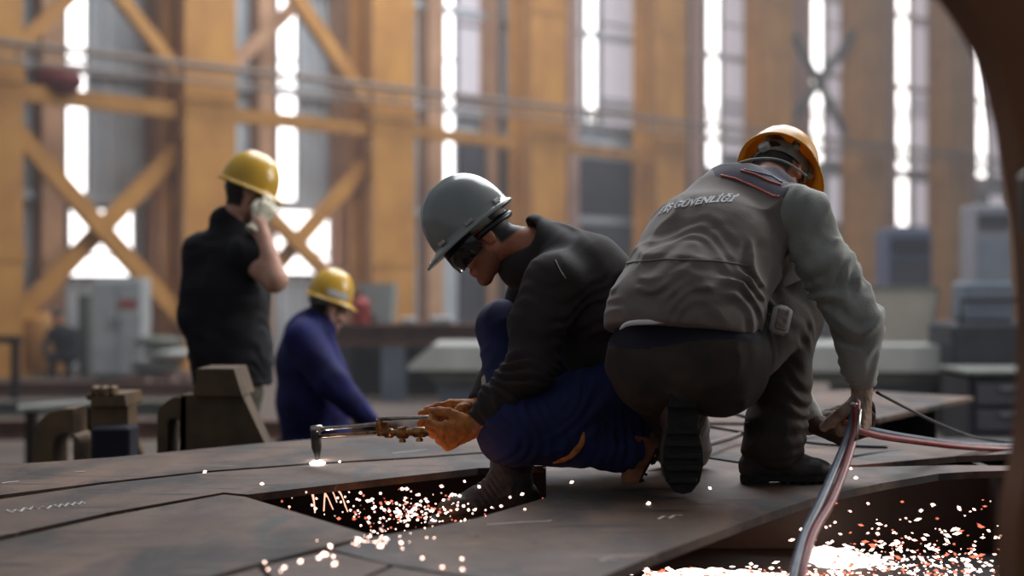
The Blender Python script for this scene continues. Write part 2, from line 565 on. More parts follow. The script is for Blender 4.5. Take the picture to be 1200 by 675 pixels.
M['trouser_brown'] = mat('dark_brown_trousers', (66, 54, 45), (46, 39, 34), rough=.85, nscale=8, bump=.25, bscale=160, bdist=.004)
M['trouser_navy'] = mat('navy_waistband', (36, 36, 48), (28, 28, 38), rough=.85, nscale=8)
M['jacket'] = mat('black_brown_softshell', (52, 42, 40), (34, 30, 30), rough=.85, nscale=6, bump=.2, bscale=160, sheen=.0, bdist=.004)
M['blue'] = mat('blue_work_trousers', (30, 40, 92), (21, 28, 66), rough=.85, nscale=7, bump=.25, bscale=160, sheen=.0, bdist=.004)
M['blue_dark'] = mat('royal_blue_coverall', (30, 32, 100), (20, 22, 72), rough=.85, nscale=7, bump=.25, bscale=120)
M['black_cloth'] = mat('black_polo', (27, 27, 32), (20, 20, 25), rough=.9, nscale=7, bump=.2, bscale=120)
M['khaki'] = mat('grey_khaki_trousers', (104, 98, 84), (84, 80, 70), rough=.9, nscale=7)
M['helmet_yellow'] = mat('yellow_helmet_plastic', (226, 182, 56), (214, 166, 44), rough=.3, nscale=6, coat=.5)
M['helmet_amber'] = mat('amber_helmet_plastic', (236, 172, 50), (222, 154, 40), rough=.38, nscale=6, coat=.15)
_nt = M['helmet_amber'].node_tree; _tr = _nt.nodes.new('ShaderNodeBsdfTranslucent'); _tr.inputs[0].default_value = lin((240, 182, 80)); _mx = _nt.nodes.new('ShaderNodeMixShader'); _mx.inputs[0].default_value = .2
_nt.links.new(_nt.nodes['Principled BSDF'].outputs[0], _mx.inputs[1]); _nt.links.new(_tr.outputs[0], _mx.inputs[2]); _nt.links.new(_mx.outputs[0], _nt.nodes['Material Output'].inputs[0])
M['helmet_grey'] = mat('grey_helmet_plastic', (142, 148, 142), (128, 134, 130), rough=.25, nscale=6, coat=.7)
M['harness'] = mat('grey_green_harness', (150, 156, 142), (120, 126, 114), rough=.7, nscale=30)
M['black_plastic'] = mat('black_plastic', (22, 22, 26), rough=.35)
M['lens'] = mat('smoked_lens', (16, 18, 26), rough=.1, coat=.8)
M['glove_orange'] = mat('orange_leather_glove', (200, 126, 56), (150, 86, 34), rough=.7, nscale=22, bump=.4, bscale=90)
M['glove_white'] = mat('white_knit_glove', (236, 228, 204), (210, 202, 178), rough=.9, nscale=30, bump=.4, bscale=120)
M['glove_tan'] = mat('grubby_tan_glove', (164, 138, 116), (112, 92, 78), rough=.85, nscale=20, bump=.4, bscale=90)
M['glove_dark'] = mat('sooty_brown_glove', (78, 56, 42), (48, 36, 30), rough=.85, nscale=24, bump=.5, bscale=90)
M['reflect'] = mat('grey_reflective_band', (176, 172, 150), rough=.5)
M['navy_dark'] = mat('dark_navy_clothes', (32, 36, 46), rough=.9)
M['ring'] = mat('brown_ring_paint', (124, 76, 38), (100, 58, 28), rough=.7, nscale=3)
M['badge'] = mat('pale_plastic', (190, 188, 178), (160, 158, 150), rough=.5, nscale=60)

# ------------------------------------------------------------------ the hall: row of columns and cladding wall receding to the right
TH = math.radians(45.6)
DV = Vector((math.sin(TH), math.cos(TH), 0))       # along the wall
NV = Vector((-math.cos(TH), math.sin(TH), 0))      # away from the camera
C0 = P(235, 337.5, 28.0); C0.z = 0
BAY = 4.32
RW = Matrix((DV, NV, Vector((0, 0, 1)))).transposed()   # local x along wall, y into it

def W3(t, off, z):
    return C0 + DV * t + NV * off + Vector((0, 0, z))

def t_at(px, off):
    """distance along the wall plane (set back by off) seen at column px"""
    k = (px - 600) / FPX
    o = C0 + NV * off
    return (k * o.y - o.x) / (DV.x - k * DV.y)

def z_at(px, py, off):
    t = t_at(px, off)
    return CAMZ - (py - 337.5) / FPX * W3(t, off, 0).y

fl = MB()
fl.box((6, 24, -.1), (90, 70, .2))
tag(fl.build('floor', M['floor']), kind='structure')

OFF = 1.3
t_l, t_r = t_at(-260, OFF), t_at(1330, OFF)
# windows of every bay: a bright strip and, further right, translucent panes beside it
strips = [(90, 26), (337, 24), (527, 14), (693, 16), (836, 17), (958, 15), (1058, 16), (1150, 14)]
wall = MB()
ZT = 16.0
wall.box(W3((t_l + t_r) / 2, OFF + .25, ZT / 2), (t_r - t_l, .2, ZT), RW)
# corrugation as real ribs
t = t_l
while t < t_r:
    wall.box(W3(t, OFF + .13, ZT / 2), (.10, .05, ZT), RW)
    t += .36
tag(wall.build('wall_back', M['clad']), kind='structure')
# dark lower cladding right of the first bays
dk = MB()
for (x0, x1, ytop, ybot) in ((540, 598, 168, 420), (640, 760, 186, 420), (788, 905, 200, 420), (925, 1000, 262, 420), (1040, 1220, 268, 420)):
    ta, tb = t_at(x0, OFF), t_at(x1, OFF)
    zt = z_at((x0 + x1) / 2, ytop, OFF)
    dk.box(W3((ta + tb) / 2, OFF + .03, zt / 2), (tb - ta, .12, zt), RW)
tag(dk.build('wall_lower_cladding', M['clad_dark']), kind='structure')

wn = 0
def window(x0, x1, y0, y1, m, bars, fr=.06):
    """pane between two columns of sight, framed, with real bars"""
    global wn
    wn += 1
    ta, tb = t_at(x0, OFF), t_at(x1, OFF)
    xm = (x0 + x1) / 2
    z1, z0 = z_at(xm, y0, OFF), z_at(xm, y1, OFF)
    z1 = min(z1, ZT - .2)
    root = thing('window_%d' % wn, None, None, W3((ta + tb) / 2, OFF, z0))
    root['kind'] = 'structure'
    p = MB(); p.box(W3((ta + tb) / 2, OFF + .08, (z0 + z1) / 2), (tb - ta, .04, z1 - z0), RW)
    p.build('pane', m, root)
    f = MB()
    for tt in (ta, tb):
        f.box(W3(tt, OFF + .04, (z0 + z1) / 2), (fr, .12, z1 - z0 + fr), RW)
    for zz in (z0, z1):
        f.box(W3((ta + tb) / 2, OFF + .04, zz), (tb - ta + fr, .12, fr), RW)
    for zz in bars:
        if z0 < zz < z1:
            f.box(W3((ta + tb) / 2, OFF + .04, zz), (tb - ta, .05, .05), RW)
    f.build('window_frame', M['mullion'], root)
    return root

for i, (cx, w) in enumerate(strips):
    bot = [236, 236, 232, 152, 200, 190, 200, 208][i]
    bars = [z_at(cx, yy, OFF) for yy in ((70,) if i < 3 else (128, 134, 140))]
    window(cx - w / 2, cx + w / 2, -130, bot, M['pane'], bars, .04)
# low wide windows of the left bays
window(-10, 22, 264, 318, M['pane'], [z_at(8, 292, OFF)])
window(80, 158, 244, 325, M['pane'], [z_at(120, y_, OFF) for y_ in (300,)])
window(322, 388, 246, 322, M['pane'], [z_at(350, y_, OFF) for y_ in (296,)])
window(1050, 1066, 208, 268, M['pane'], [])
# translucent panes of the right bays
for (x0, x1, yb) in ((660, 676, 140), (704, 746, 150), (806, 826, 150), (846, 874, 182), (968, 992, 190), (1068, 1090, 200), (1160, 1182, 208), (536, 566, 140)):
    zb = [z_at((x0 + x1) / 2, yy, OFF) for yy in (30, 118, 124, 130, 136)]
    window(x0, x1, -130, yb, M['pane_dim'], zb, .05)
for (x0, x1, y0, y1) in ((828, 845, 196, 240), (968, 990, 205, 262), (1070, 1090, 212, 266), (1158, 1184, 228, 250)):
    window(x0, x1, y0, y1, M['pane_dim'], [])

# wall posts and girts behind the columns
tn = 0
for (cx, w) in ((62, 26), (192, 24), (312, 18), (404, 16), (510, 18), (578, 12), (672, 12), (756, 10), (816, 14), (940, 20), (1042, 16), (1137, 15)):
    tn += 1
    p = MB()
    ta, tb = t_at(cx - w / 2, OFF - .25), t_at(cx + w / 2, OFF - .25)
    tm = (ta + tb) / 2
    p.box(W3(tm, OFF - .25, ZT / 2), (tb - ta, .05, ZT), RW)
    p.box(W3(tm, OFF - .12, ZT / 2), (.05, .3, ZT), RW)
    p.box(W3(tm, OFF - .0, ZT / 2), (tb - ta, .05, ZT), RW)
    tag(p.build('trim_%d' % tn, M['orange_pale'] if cx < 600 else mat('pinkish_post_paint_%d' % tn, (186, 152, 138), (170, 136, 122), rough=.6)), kind='structure')
for zz in (3.1, 5.4, 7.6, 9.8):
    tn += 1
    p = MB()
    p.box(W3((t_l + t_r) / 2, OFF + .02, zz), (t_r - t_l, .12, .16), RW)
    tag(p.build('trim_%d' % tn, M['clad']), kind='structure')

# columns: box-like built-up sections
colx = [235, 450, 627, 775, 903, 1013, 1112]
wherec = ['orange steel column behind the standing man in black at the left',
          'orange steel column rising between the cross-braced bays, second from the left',
          'wide orange steel column behind the collar of the grey-helmeted man',
          'orange steel column above the left shoulder of the man in the grey vest',
          'orange steel column directly above the amber helmet',
          'orange steel column right of the thin grey cross brace',
          'orange steel column before the last bay on the right']
proto = None
cw = 1.08
def make_column():
    r = thing('steel_column', wherec[0], 'column', W3(0, 0, 0), 'orange columns of the hall wall')
    H = 15.5
    f = MB()
    f.box(W3(0, -.36, H / 2), (cw, .05, H), RW)
    f.build('front_flange', M['orange'], r)
    f = MB(); f.box(W3(0, .36, H / 2), (cw, .05, H), RW); f.build('rear_flange', M['orange'], r)
    f = MB()
    f.box(W3(cw * .27, 0, H / 2), (.05, .68, H), RW); f.box(W3(-cw * .27, 0, H / 2), (.05, .68, H), RW)
    f.build('web', M['orange'], r)
    f = MB(); f.box(W3(0, 0, .03), (cw * 1.3, 1.0, .06), RW); f.build('base_plate', M['orange'], r)
    for zz in (2.0, 4.9, 7.6, 10.4):
        f = MB(); f.box(W3(0, -.39, zz), (cw * 1.04, .04, .22), RW); f.build('splice_plate', M['orange'], r)
    return r
proto = make_column()
def copy_tree(o, parent=None):
    c = o.copy(); COL.objects.link(c)
    if parent is not None: c.parent = parent
    for ch in list(o.children): copy_tree(ch, c)
    return c
for i, cx in enumerate(colx):
    c = proto if i == 0 else copy_tree(proto)
    tt = t_at(cx + (17 if i == 2 else 12), -.38)
    c.location = W3(tt, 0, 0)
    c['label'] = wherec[i]
c = copy_tree(proto); c.location = W3(t_at(1200, 0), 0, 0); c['label'] = 'orange steel column at the right edge of the view, half behind the brown ring'
c = copy_tree(proto); c.location = W3(t_at(-22, 0), 0, 0); c['label'] = 'orange steel column cut by the left edge of the view'

def brace(name, label, cat, p0, p1, w=.24, m='orange', off=-.1, group=None, depth=.14):
    a = W3(t_at(p0[0], off), off, z_at(p0[0], p0[1], off)); b = W3(t_at(p1[0], off), off, z_at(p1[0], p1[1], off))
    d = (b - a); L = d.length
    z = d.normalized(); y = NV.copy(); x = y.cross(z).normalized(); y = z.cross(x)
    R = Matrix((x, y, z)).transposed()
    f = MB()
    f.box((a + b) / 2 - y * depth / 2, (w, .03, L), R); f.box((a + b) / 2 + y * depth / 2, (w, .03, L), R)
    f.box((a + b) / 2, (.03, depth, L), R)
    o = f.build(name, M[m]); 
    return tag(o, label, cat, group)
g1 = 'horizontal beams between the orange columns'
brace('horizontal_beam', 'orange horizontal beam left of the yellow-helmeted standing man, with a red lump on top', 'beam', (-20, 104), (222, 131), .28, group=g1)
brace('horizontal_beam', 'orange horizontal beam above the raised glove, between first and second columns', 'beam', (262, 134), (438, 153), .26, group=g1)
brace('horizontal_beam', 'orange horizontal beam above the grey helmet', 'beam', (474, 153), (606, 169), .24, group=g1)
brace('horizontal_beam', 'orange horizontal beam over the dark doorway', 'beam', (650, 172), (756, 184), .22, group=g1)
g2 = 'diagonal braces of the left bays'
brace('diagonal_brace', 'long orange brace falling left to right across the leftmost bay', 'brace', (-10, 122), (224, 388), .3, off=-.15, group=g2)
brace('diagonal_brace', 'long orange brace rising left to right across the leftmost bay', 'brace', (0, 392), (232, 150), .3, off=.1, group=g2)
brace('diagonal_brace', 'orange brace at the top left corner of the view', 'brace', (-10, 84), (92, -14), .24, off=.1, group=g2)
brace('diagonal_brace', 'orange brace dropping from the top to the first full column', 'brace', (132, -14), (236, 122), .24, off=-.15, group=g2)
brace('diagonal_brace', 'orange brace falling from the top centre-left to the second column', 'brace', (338, -14), (436, 128), .3, off=-.15, group=g2)
brace('diagonal_brace', 'faint orange brace behind the bright window strip, above the standing man', 'brace', (252, 96), (348, 4), .24, off=.4, m='orange_pale', group=g2)
brace('diagonal_brace', 'orange brace rising right behind the kneeling man in blue', 'brace', (280, 362), (442, 176), .28, off=.1, group=g2)
brace('diagonal_brace', 'orange brace passing behind the raised forearm', 'brace', (262, 196), (432, 372), .26, off=-.15, group=g2)
brace('diagonal_brace', 'thin grey-green brace falling to the right, above the amber helmet', 'brace', (930, 40), (990, 156), .16, m='grey_under', off=-.15, group='thin grey-green cross above the amber helmet')
brace('diagonal_brace', 'thin grey-green brace rising to the right, above the amber helmet', 'brace', (918, 156), (1002, 36), .16, m='grey_under', off=.1, group='thin grey-green cross above the amber helmet')
# red lump on the beam
rl = MB(); 
pz = W3(t_at(68, -.1), -.1, z_at(68, 98, -.1))
rl.ball(pz + V(0, 0, .05), (.42, .3, .26), nu=18, nv=10); rl.box(pz + V(-.1, 0, -.1), (.7, .4, .16), bev=.04)
tag(rl.build('hoist_block', mat('dull_red_paint', (112, 40, 40)), smooth=True, angle=40), 'dull red hoist block resting on the leftmost horizontal beam', 'hoist')
# crane rail and conduit lines running past the columns
cr = thing('crane_rail', 'thin grey-brown crane rail with cables crossing in front of the columns', 'crane rail', W3(0, -1.0, 7.0))
def line_w(p0, p1, off, r, m, name):
    a = W3(t_at(p0[0], off), off, z_at(p0[0], p0[1], off)); b = W3(t_at(p1[0], off), off, z_at(p1[0], p1[1], off))
    f = MB(); f.tube([a, b], r, 8); return f.build(name, m, cr)
mr = mat('dusty_rail', (132, 116, 104), rough=.7)
line_w((-40, 44), (1250, 196), -1.0, .06, mr, 'rail')
line_w((-40, 66), (1250, 206), -1.0, .035, mr, 'conduit')
line_w((-40, 54), (1250, 201), -1.0, .02, mr, 'cable')
for k in range(14):
    t = t_at(20, -1) + k * 2.6
    f = MB(); a = W3(t, -1.0, 0)
    px = 600 + FPX * a.x / a.y
    za = CAMZ - ((44 + (px + 40) * (152 / 1290.)) - 337.5) / FPX * a.y
    zb = CAMZ - ((66 + (px + 40) * (140 / 1290.)) - 337.5) / FPX * a.y
    a.z = za; b = a.copy(); b.z = zb
    f.tube([a, b], .025, 6); f.build('hanger', mr, cr)

# ------------------------------------------------------------------ things on the hall floor, far to near
def boxthing(name, label, cat, px0, px1, py0, Y, depth, mt, base=0.0, bev=.03, group=None):
    a, b = P(px0, py0, Y), P(px1, py0, Y)
    f = MB(); f.box(((a.x + b.x) / 2, Y + depth / 2, (a.z + base) / 2), (b.x - a.x, depth, a.z - base), bev=bev)
    return f, ((a.x + b.x) / 2, Y, base), (b.x - a.x), a.z

# white cabinet
r = thing('cabinet', 'pale grey two-door cabinet with a red sticker, left of the standing man', 'cabinet', (P(136, 430, 24).x, 24.3, 0))
a, b = P(106, 326, 24), P(166, 326, 24)
f = MB(); f.box(((a.x + b.x) / 2, 24.35, a.z / 2 + .03), (b.x - a.x, .6, a.z - .06), bev=.02); f.build('body', M['white_cab'], r)
for s_ in (-1, 1):
    w_ = (b.x - a.x) / 2
    f = MB(); f.box(((a.x + b.x) / 2 + s_ * w_ / 2, 24.03, a.z / 2 + .03), (w_ - .03, .04, a.z - .16), bev=.01); d = f.build('door', M['white_cab'], r)
    f = MB(); f.box(((a.x + b.x) / 2 + s_ * .06, 24.0, a.z / 2 + .1), (.02, .04, .16)); f.build('handle', M['mullion'], d)
f = MB(); q = P(150, 356, 24); f.box((q.x, 24.0, q.z), (.28, .01, .12)); f.build('sticker', M['red'], r)
f = MB(); f.box(((a.x + b.x) / 2, 24.35, .03), (b.x - a.x - .1, .5, .06)); f.build('plinth', M['dark_steel'], r)
# grey locker further left
for nm, lb, x0, x1, y0, Y in (('locker', 'narrow grey-green locker standing left of the pale cabinet', 90, 104, 345, 25), ):
    r = thing(nm, lb, 'locker', (P((x0 + x1) / 2, 0, Y).x, Y, 0))
    a, b = P(x0, y0, Y), P(x1, y0, Y)
    f = MB(); f.box(((a.x + b.x) / 2, Y + .3, a.z / 2), (b.x - a.x, .5, a.z), bev=.02); f.build('body', M['grey_under'], r)
    f = MB(); f.box(((a.x + b.x) / 2, Y + .03, a.z / 2 + .02), (b.x - a.x - .04, .03, a.z - .1)); f.build('door', M['grey_under'], r)
# orange tank
r = thing('storage_tank', 'orange upright tank beside the far stooping worker', 'tank', (P(45, 0, 26).x, 26, 0))
q = P(45, 365, 26); f = MB()
f.lathe([(.05, 0), (.42, .0), (.46, .06), (.46, q.z - .3), (.40, q.z - .12), (.22, q.z - .02), (.08, q.z)], (q.x, 26, 0), (0, 0, 1)); f.build('shell', M['orange'], r, smooth=True, angle=40)
f = MB(); f.cyl((q.x, 26, q.z), (q.x, 26, q.z + .12), .06); f.build('valve', M['dark_steel'], r)
# dark trestle at far left
r = thing('trestle', 'dark steel trestle at the left edge, in front of the orange tank', 'trestle', (P(5, 0, 20).x, 20, 0))
ztr = P(0, 398, 20).z
f = MB(); f.box((P(-20, 0, 20).x, 20, ztr), (.95, .25, .09)); f.build('top_bar', M['dark_steel'], r)
for px_ in (-56, 18):
    x = P(px_, 0, 20).x
    f = MB(); f.box((x, 20, ztr / 2), (.09, .09, ztr)); f.build('leg', M['dark_steel'], r)
# pallet with grey sacks
r = thing('pallet', 'wooden pallet standing between cabinet and standing man', 'pallet', (P(190, 0, 23).x, 23, 0))
x0 = P(190, 0, 23).x
for k in range(5):
    f = MB(); f.box((x0, 22.6 + k * .2, .15), (.95, .12, .03)); f.build('board', M['rust'], r)
for k in (-1, 0, 1):
    f = MB(); f.box((x0 + k * .4, 23, .067), (.1, .9, .134)); f.build('bearer', M['rust'], r)
for k, (dx, dz) in enumerate(((-.1, .27), (.06, .47), (-.04, .64))):
    f = MB(); f.ball((x0 + dx, 23, dz + .0), (.38, .3, .1), nu=20, nv=10)
    tag(f.build('sack', M['grey_under'] if k != 1 else M['grey_girder'], smooth=True), ['pale sack lying on the pallet, lowest of three', 'pale sack in the middle of the three on the pallet', 'pale sack on top of the three on the pallet'][k], 'sack', 'sacks on the far pallet')
# long rusty beams lying on the floor at the left
for k, (x0, x1, yy, hh, Y, mt, lb) in enumerate((
        (-30, 250, 452, .20, 20.5, 'rust', 'rusty beam lying across the left floor, farthest of three'),
        (-30, 260, 474, .16, 17.5, 'grey_under', 'grey steel beam lying on the floor behind the dark arches'),
        (-30, 470, 500, .18, 14.8, 'rust', 'long rusty beam lying just behind the dark arches'))):
    a, b = P(x0, yy, Y), P(x1, yy, Y)
    f = MB()
    f.box(((a.x + b.x) / 2, Y, hh - .012), (b.x - a.x, .2, .024)); f.box(((a.x + b.x) / 2, Y, .012), (b.x - a.x, .2, .024)); f.box(((a.x + b.x) / 2, Y, hh / 2), (b.x - a.x, .02, hh - .03))
    tag(f.build('steel_beam', M[mt]), lb, 'beam', 'beams lying on the left floor')
# pale bar at (20-240, 475)
r = thing('bar_rack', 'low rack carrying a pale grey bar, behind the left dark arch', 'rack', (P(80, 0, 12).x, 12, 0))
a, b = P(22, 479, 12), P(112, 472, 12)
f = MB(); f.tube([a, b, P(150, 470, 12.3)], .03, 10); f.build('bar', M['grey_girder'], r)
for q in (a + V(.1, 0, -.02), b + V(-.05, 0, -.02)):
    f = MB(); f.box((q.x, q.y, q.z / 2), (.08, .08, q.z)); f.build('leg', M['dark_steel'], r)
# rusty long table beam (390-556, 378-402)
r = thing('long_rusty_girder', 'long rust-red girder on dark trestles behind the grey-helmeted man', 'girder', (P(520, 0, 20).x, 20, 0))
a, b = P(380, 379, 20), P(700, 379, 20); zb = P(0, 403, 20).z
f = MB(); f.box(((a.x + b.x) / 2, 20, a.z - .02), (b.x - a.x, .5, .04)); f.box(((a.x + b.x) / 2, 20, (a.z + zb) / 2), (b.x - a.x, .06, a.z - zb)); f.box(((a.x + b.x) / 2, 20, zb), (b.x - a.x, .5, .04))
f.build('beam', M['rust'], r)
for px_ in (400, 462, 545, 640):
    x = P(px_, 0, 20).x
    f = MB(); f.box((x, 20, zb / 2), (.3, .45, zb)); f.build('trestle_leg', M['machine' if px_ != 462 else 'blue_grey'], r)
f = MB(); f.box(((a.x + b.x) / 2, 20.5, .36), (b.x - a.x, .1, .7)); f.build('rear_panel', M['machine'], r)
# bits on the girder
for k, (x0, x1, y0, mt, nm, lb) in enumerate(((470, 486, 372, 'white_cab', 'paint_tin', 'small pale tin on the rusty girder, left of the pair'), (504, 530, 371, 'white_cab', 'paper_box', 'small pale box on the rusty girder, nearest the grey-helmeted man'),)):
    q0, q1 = P(x0, y0, 20), P(x1, y0, 20)
    f = MB(); hz = q0.z - a.z
    f.box(((q0.x + q1.x) / 2, 20, a.z + hz / 2), (q1.x - q0.x, .2, hz), bev=.02)
    tag(f.build(nm, M[mt]), lb, 'box')
# tilted grey hopper behind blue man
r = thing('hopper', 'pale grey sloping hopper behind the kneeling man in blue', 'hopper', (P(438, 0, 22).x, 22, 0))
pts = [P(418, 332, 22), P(462, 332, 22), P(458, 378, 22), P(440, 378, 22)]
f = MB(); f.prism(pts, (0, .8, 0)); f.build('bin', M['grey_girder'], r)
f = MB(); q = P(449, 378, 22); f.box((q.x, 22.4, q.z / 2), (.25, .5, q.z)); f.build('stand', M['grey_under'], r)
f = MB(); f.tube([P(400, 330, 21.9), P(442, 382, 21.9)], .06, 8); f.build('chute_bar', M['dark_steel'], r)
# red canister
r = thing('red_canister', 'small red canister beyond the face of the kneeling man in blue', 'canister', (P(423, 0, 20.6).x, 20.6, 0))
q = P(423, 350, 19.95)
f = MB(); f.lathe([(.02, 0), (.11, 0), (.12, .03), (.12, .27), (.06, .33), (.03, .36)], (q.x, 19.95, a.z), (0, 0, 1)); f.build('can', M['red'], r, smooth=True, angle=40)
f = MB(); f.cyl((q.x, 19.95, a.z + .36), (q.x, 19.95, a.z + .41), .035); f.build('cap', M['black_plastic'], r)
r.location = (q.x, 19.95, a.z)
for ch in r.children: ch.location = (0, 0, 0)
for ch in r.children: ch.data.transform(Matrix.Translation(Vector((P(423, 0, 20.6).x, 20.6, 0)) - Vector((q.x, 19.95, a.z))))

# pale grey long box girder on pedestals (478-1140)
r = thing('workbench', 'long pale grey steel bench with sloping ends behind both crouching men', 'workbench', (P(810, 0, 15.5).x, 16, 0))
Yb = 15.5
def zz(py): return P(0, py, Yb).z
def xx(px): return P(px, 0, Yb).x
f = MB()
pts = [V(xx(478), Yb, zz(428)), V(xx(506), Yb, zz(405)), V(xx(1106), Yb, zz(405)), V(xx(1142), Yb, zz(431)), V(xx(1142), Yb, zz(436)), V(xx(478), Yb, zz(434))]
f.prism(pts, (0, 1.6, 0)); f.build('top_slab', M['grey_girder'], r)
f = MB(); f.prism([V(xx(490), Yb + .1, zz(434)), V(xx(1128), Yb + .1, zz(436)), V(xx(1110), Yb + .1, zz(450)), V(xx(508), Yb + .1, zz(448))], (0, 1.4, 0)); f.build('under_frame', M['grey_under'], r)
for (p0, p1, q0, q1) in ((508, 600, 520, 590), (760, 860, 770, 850), (1000, 1110, 1010, 1100)):
    f = MB(); f.prism([V(xx(p0), Yb + .3, zz(448)), V(xx(p1), Yb + .3, zz(448)), V(xx(q1), Yb + .3, 0), V(xx(q0), Yb + .3, 0)], (0, 1.0, 0)); f.build('pedestal', M['blue_grey'], r)
# leaning grey plate
r = thing('metal_sheet', 'grey-beige steel sheet leaning above the bench, right of the grey sleeve', 'sheet', P(1060, 405, 16.2))
f = MB(); f.prism([P(1016, 337, 16.6), P(1100, 337, 16.6), P(1089, 405, 16.2), P(1022, 405, 16.2)], (0, .05, 0)); f.build('sheet', mat('beige_grey_sheet', (138, 132, 118), (124, 118, 106), rough=.7, nscale=2), r)
f = MB()
f.tube([P(1016, 337, 16.6), P(1100, 337, 16.6)], .02, 6); f.tube([P(1100, 337, 16.6), P(1089, 405, 16.2)], .02, 6)
f.build('rim', M['grey_under'], r)
f = MB(); f.tube([P(1060, 345, 16.62), P(1060, 405, 17.0)], .03, 8); f.build('prop', M['dark_steel'], r)
# dark machinery at right
r = thing('power_unit', 'dark blue-grey machine behind the right edge of the plates', 'machine', (P(1160, 0, 15).x, 15, 0))
a, b = P(1118, 378, 15), P(1230, 378, 15)
f = MB(); f.box(((a.x + b.x) / 2, 15.5, a.z / 2), (b.x - a.x, .9, a.z), bev=.04); f.build('housing', M['machine'], r)
for k in range(4):
    f = MB(); f.box(((a.x + b.x) / 2 - .1, 15.02, .3 + k * .1), (b.x - a.x - .4, .03, .03)); f.build('louvre', M['dark_steel'], r)
f = MB(); f.box((P(1170, 0, 15).x, 15.5, a.z + .2), (.5, .5, .4), bev=.03); f.build('control_box', M['blue_grey'], r)
f = MB(); f.tube([V(a.x + .1, 15.1, a.z), V(a.x + .1, 15.1, a.z + .22), V(b.x - .1, 15.1, a.z + .22), V(b.x - .1, 15.1, a.z)], .025, 8); f.build('hand_rail', M['dark_steel'], r)
r = thing('tool_chest', 'low dark tool chest with a pale lip, right of the bench end', 'chest', (P(1180, 0, 12).x, 12, 0))
a, b = P(1136, 440, 12), P(1250, 440, 12)
f = MB(); f.box(((a.x + b.x) / 2, 12.4, a.z / 2), (b.x - a.x, .8, a.z), bev=.03); f.build('body', M['machine'], r)
f = MB(); f.box(((a.x + b.x) / 2, 12.4, a.z + .02), (b.x - a.x + .04, .84, .035), bev=.01); f.build('lid', M['grey_under'], r)
for k in range(3):
    f = MB(); f.box(((a.x + b.x) / 2, 11.99, a.z - .15 - k * .2), (b.x - a.x - .1, .03, .16), bev=.005); d = f.build('drawer', M['clad_dark'], r)
    f = MB(); f.box(((a.x + b.x) / 2, 11.965, a.z - .1 - k * .2), (.3, .02, .02)); f.build('handle', M['mullion'], d)
# blue crate/panels stacked behind, between last columns
for k, (x0, x1, y0, Y, mt, lb) in enumerate(((1040, 1092, 268, 24, 'blue_grey', 'tall dusty blue cabinet between the last two columns'), (1142, 1186, 240, 25, 'blue_grey', 'tall grey-blue cabinet near the right edge, with a dark top vent'))):
    r = thing('tall_cabinet', lb, 'cabinet', (P((x0 + x1) / 2, 0, Y).x, Y, 0))
    a, b = P(x0, y0, Y), P(x1, y0, Y)
    f = MB(); f.box(((a.x + b.x) / 2, Y + .4, a.z / 2), (b.x - a.x, .8, a.z), bev=.02); f.build('body', mat('dusty_blue_%d' % k, (84, 96, 120) if k == 0 else (132, 134, 142), rough=.6), r)
    f = MB(); f.box(((a.x + b.x) / 2, Y - .02, a.z - .25), (b.x - a.x - .1, .04, .2)); f.build('vent', M['trouser_navy'], r)
    f = MB(); f.box(((a.x + b.x) / 2, Y - .02, a.z * .45), (b.x - a.x - .1, .03, a.z * .7)); f.build('door', M['clad_dark'] if k == 0 else M['blue_grey'], r)

# low platform that carries the left men and the arch fixtures
f = MB(); f.box((-2.1, 7.8, .175), (4.3, 3.6, .35), bev=.02)
r = tag(f.build('low_platform', M['dark_steel']), 'low dark steel platform under the two men at the left', 'platform')

# ------------------------------------------------------------------ cutting table and plates
ZP = .87
TH_P = .022
r = thing('cutting_table', 'dark steel cutting table with a slag tray under the plates', 'table', (0, 5.2, 0))
f = MB(); f.prism([(-2.25, 2.6, .54), (2.95, 2.6, .54), (2.95, 8.9, .54), (.3, 8.9, .54), (.3, 5.75, .54), (-2.25, 5.6, .54)], (0, 0, .04)); f.box((.35, 2.62, .66), (5.2, .04, .2)); f.build('slag_tray', M['dark_steel'], r)
for x, y in ((-2.1, 2.8), (2.8, 2.8), (.45, 8.7), (2.8, 8.7), (-2.1, 5.4), (2.8, 5.7)):
    f = MB(); f.box((x, y, .27), (.12, .12, .54)); f.build('leg', M['dark_steel'], r)
tops = ZP - TH_P
def support(a, b):
    a, b = Vector(a), Vector(b)
    f = MB(); d = b - a; L = d.length; z = d.normalized(); x = V(-z.y, z.x, 0)
    R = Matrix((z, x, V(0, 0, 1))).transposed()
    c_ = (a + b) / 2; 
    f.box((c_.x, c_.y, (.58 + tops) / 2), (L, .03, tops - .58), R); f.build('slat', M['dark_steel'], r)
support((-2.1, 5.15, 0), (2.75, 5.15, 0)); support((-1.2, 5.5, 0), (2.75, 5.5, 0)); support((-2.1, 4.8, 0), (-1.1, 4.8, 0))
support((-1.55, 3.9, 0), (-.85, 3.9, 0)); support((-1.2, 3.35, 0), (-.7, 3.35, 0)); support((.3, 4.15, 0), (.3, 4.9, 0)); support((-.55, 3.5, 0), (.12, 3.5, 0))
support((0.1, 3.75, 0), (.1, 4.2, 0)); support((1.2, 8.0, 0), (2.1, 7.6, 0)); support((.9, 6.9, 0), (1.7, 7.1, 0)); support((-.45, 3.1, 0), (0, 3.1, 0)); support((1.6, 5.0, 0), (1.6, 5.3, 0))

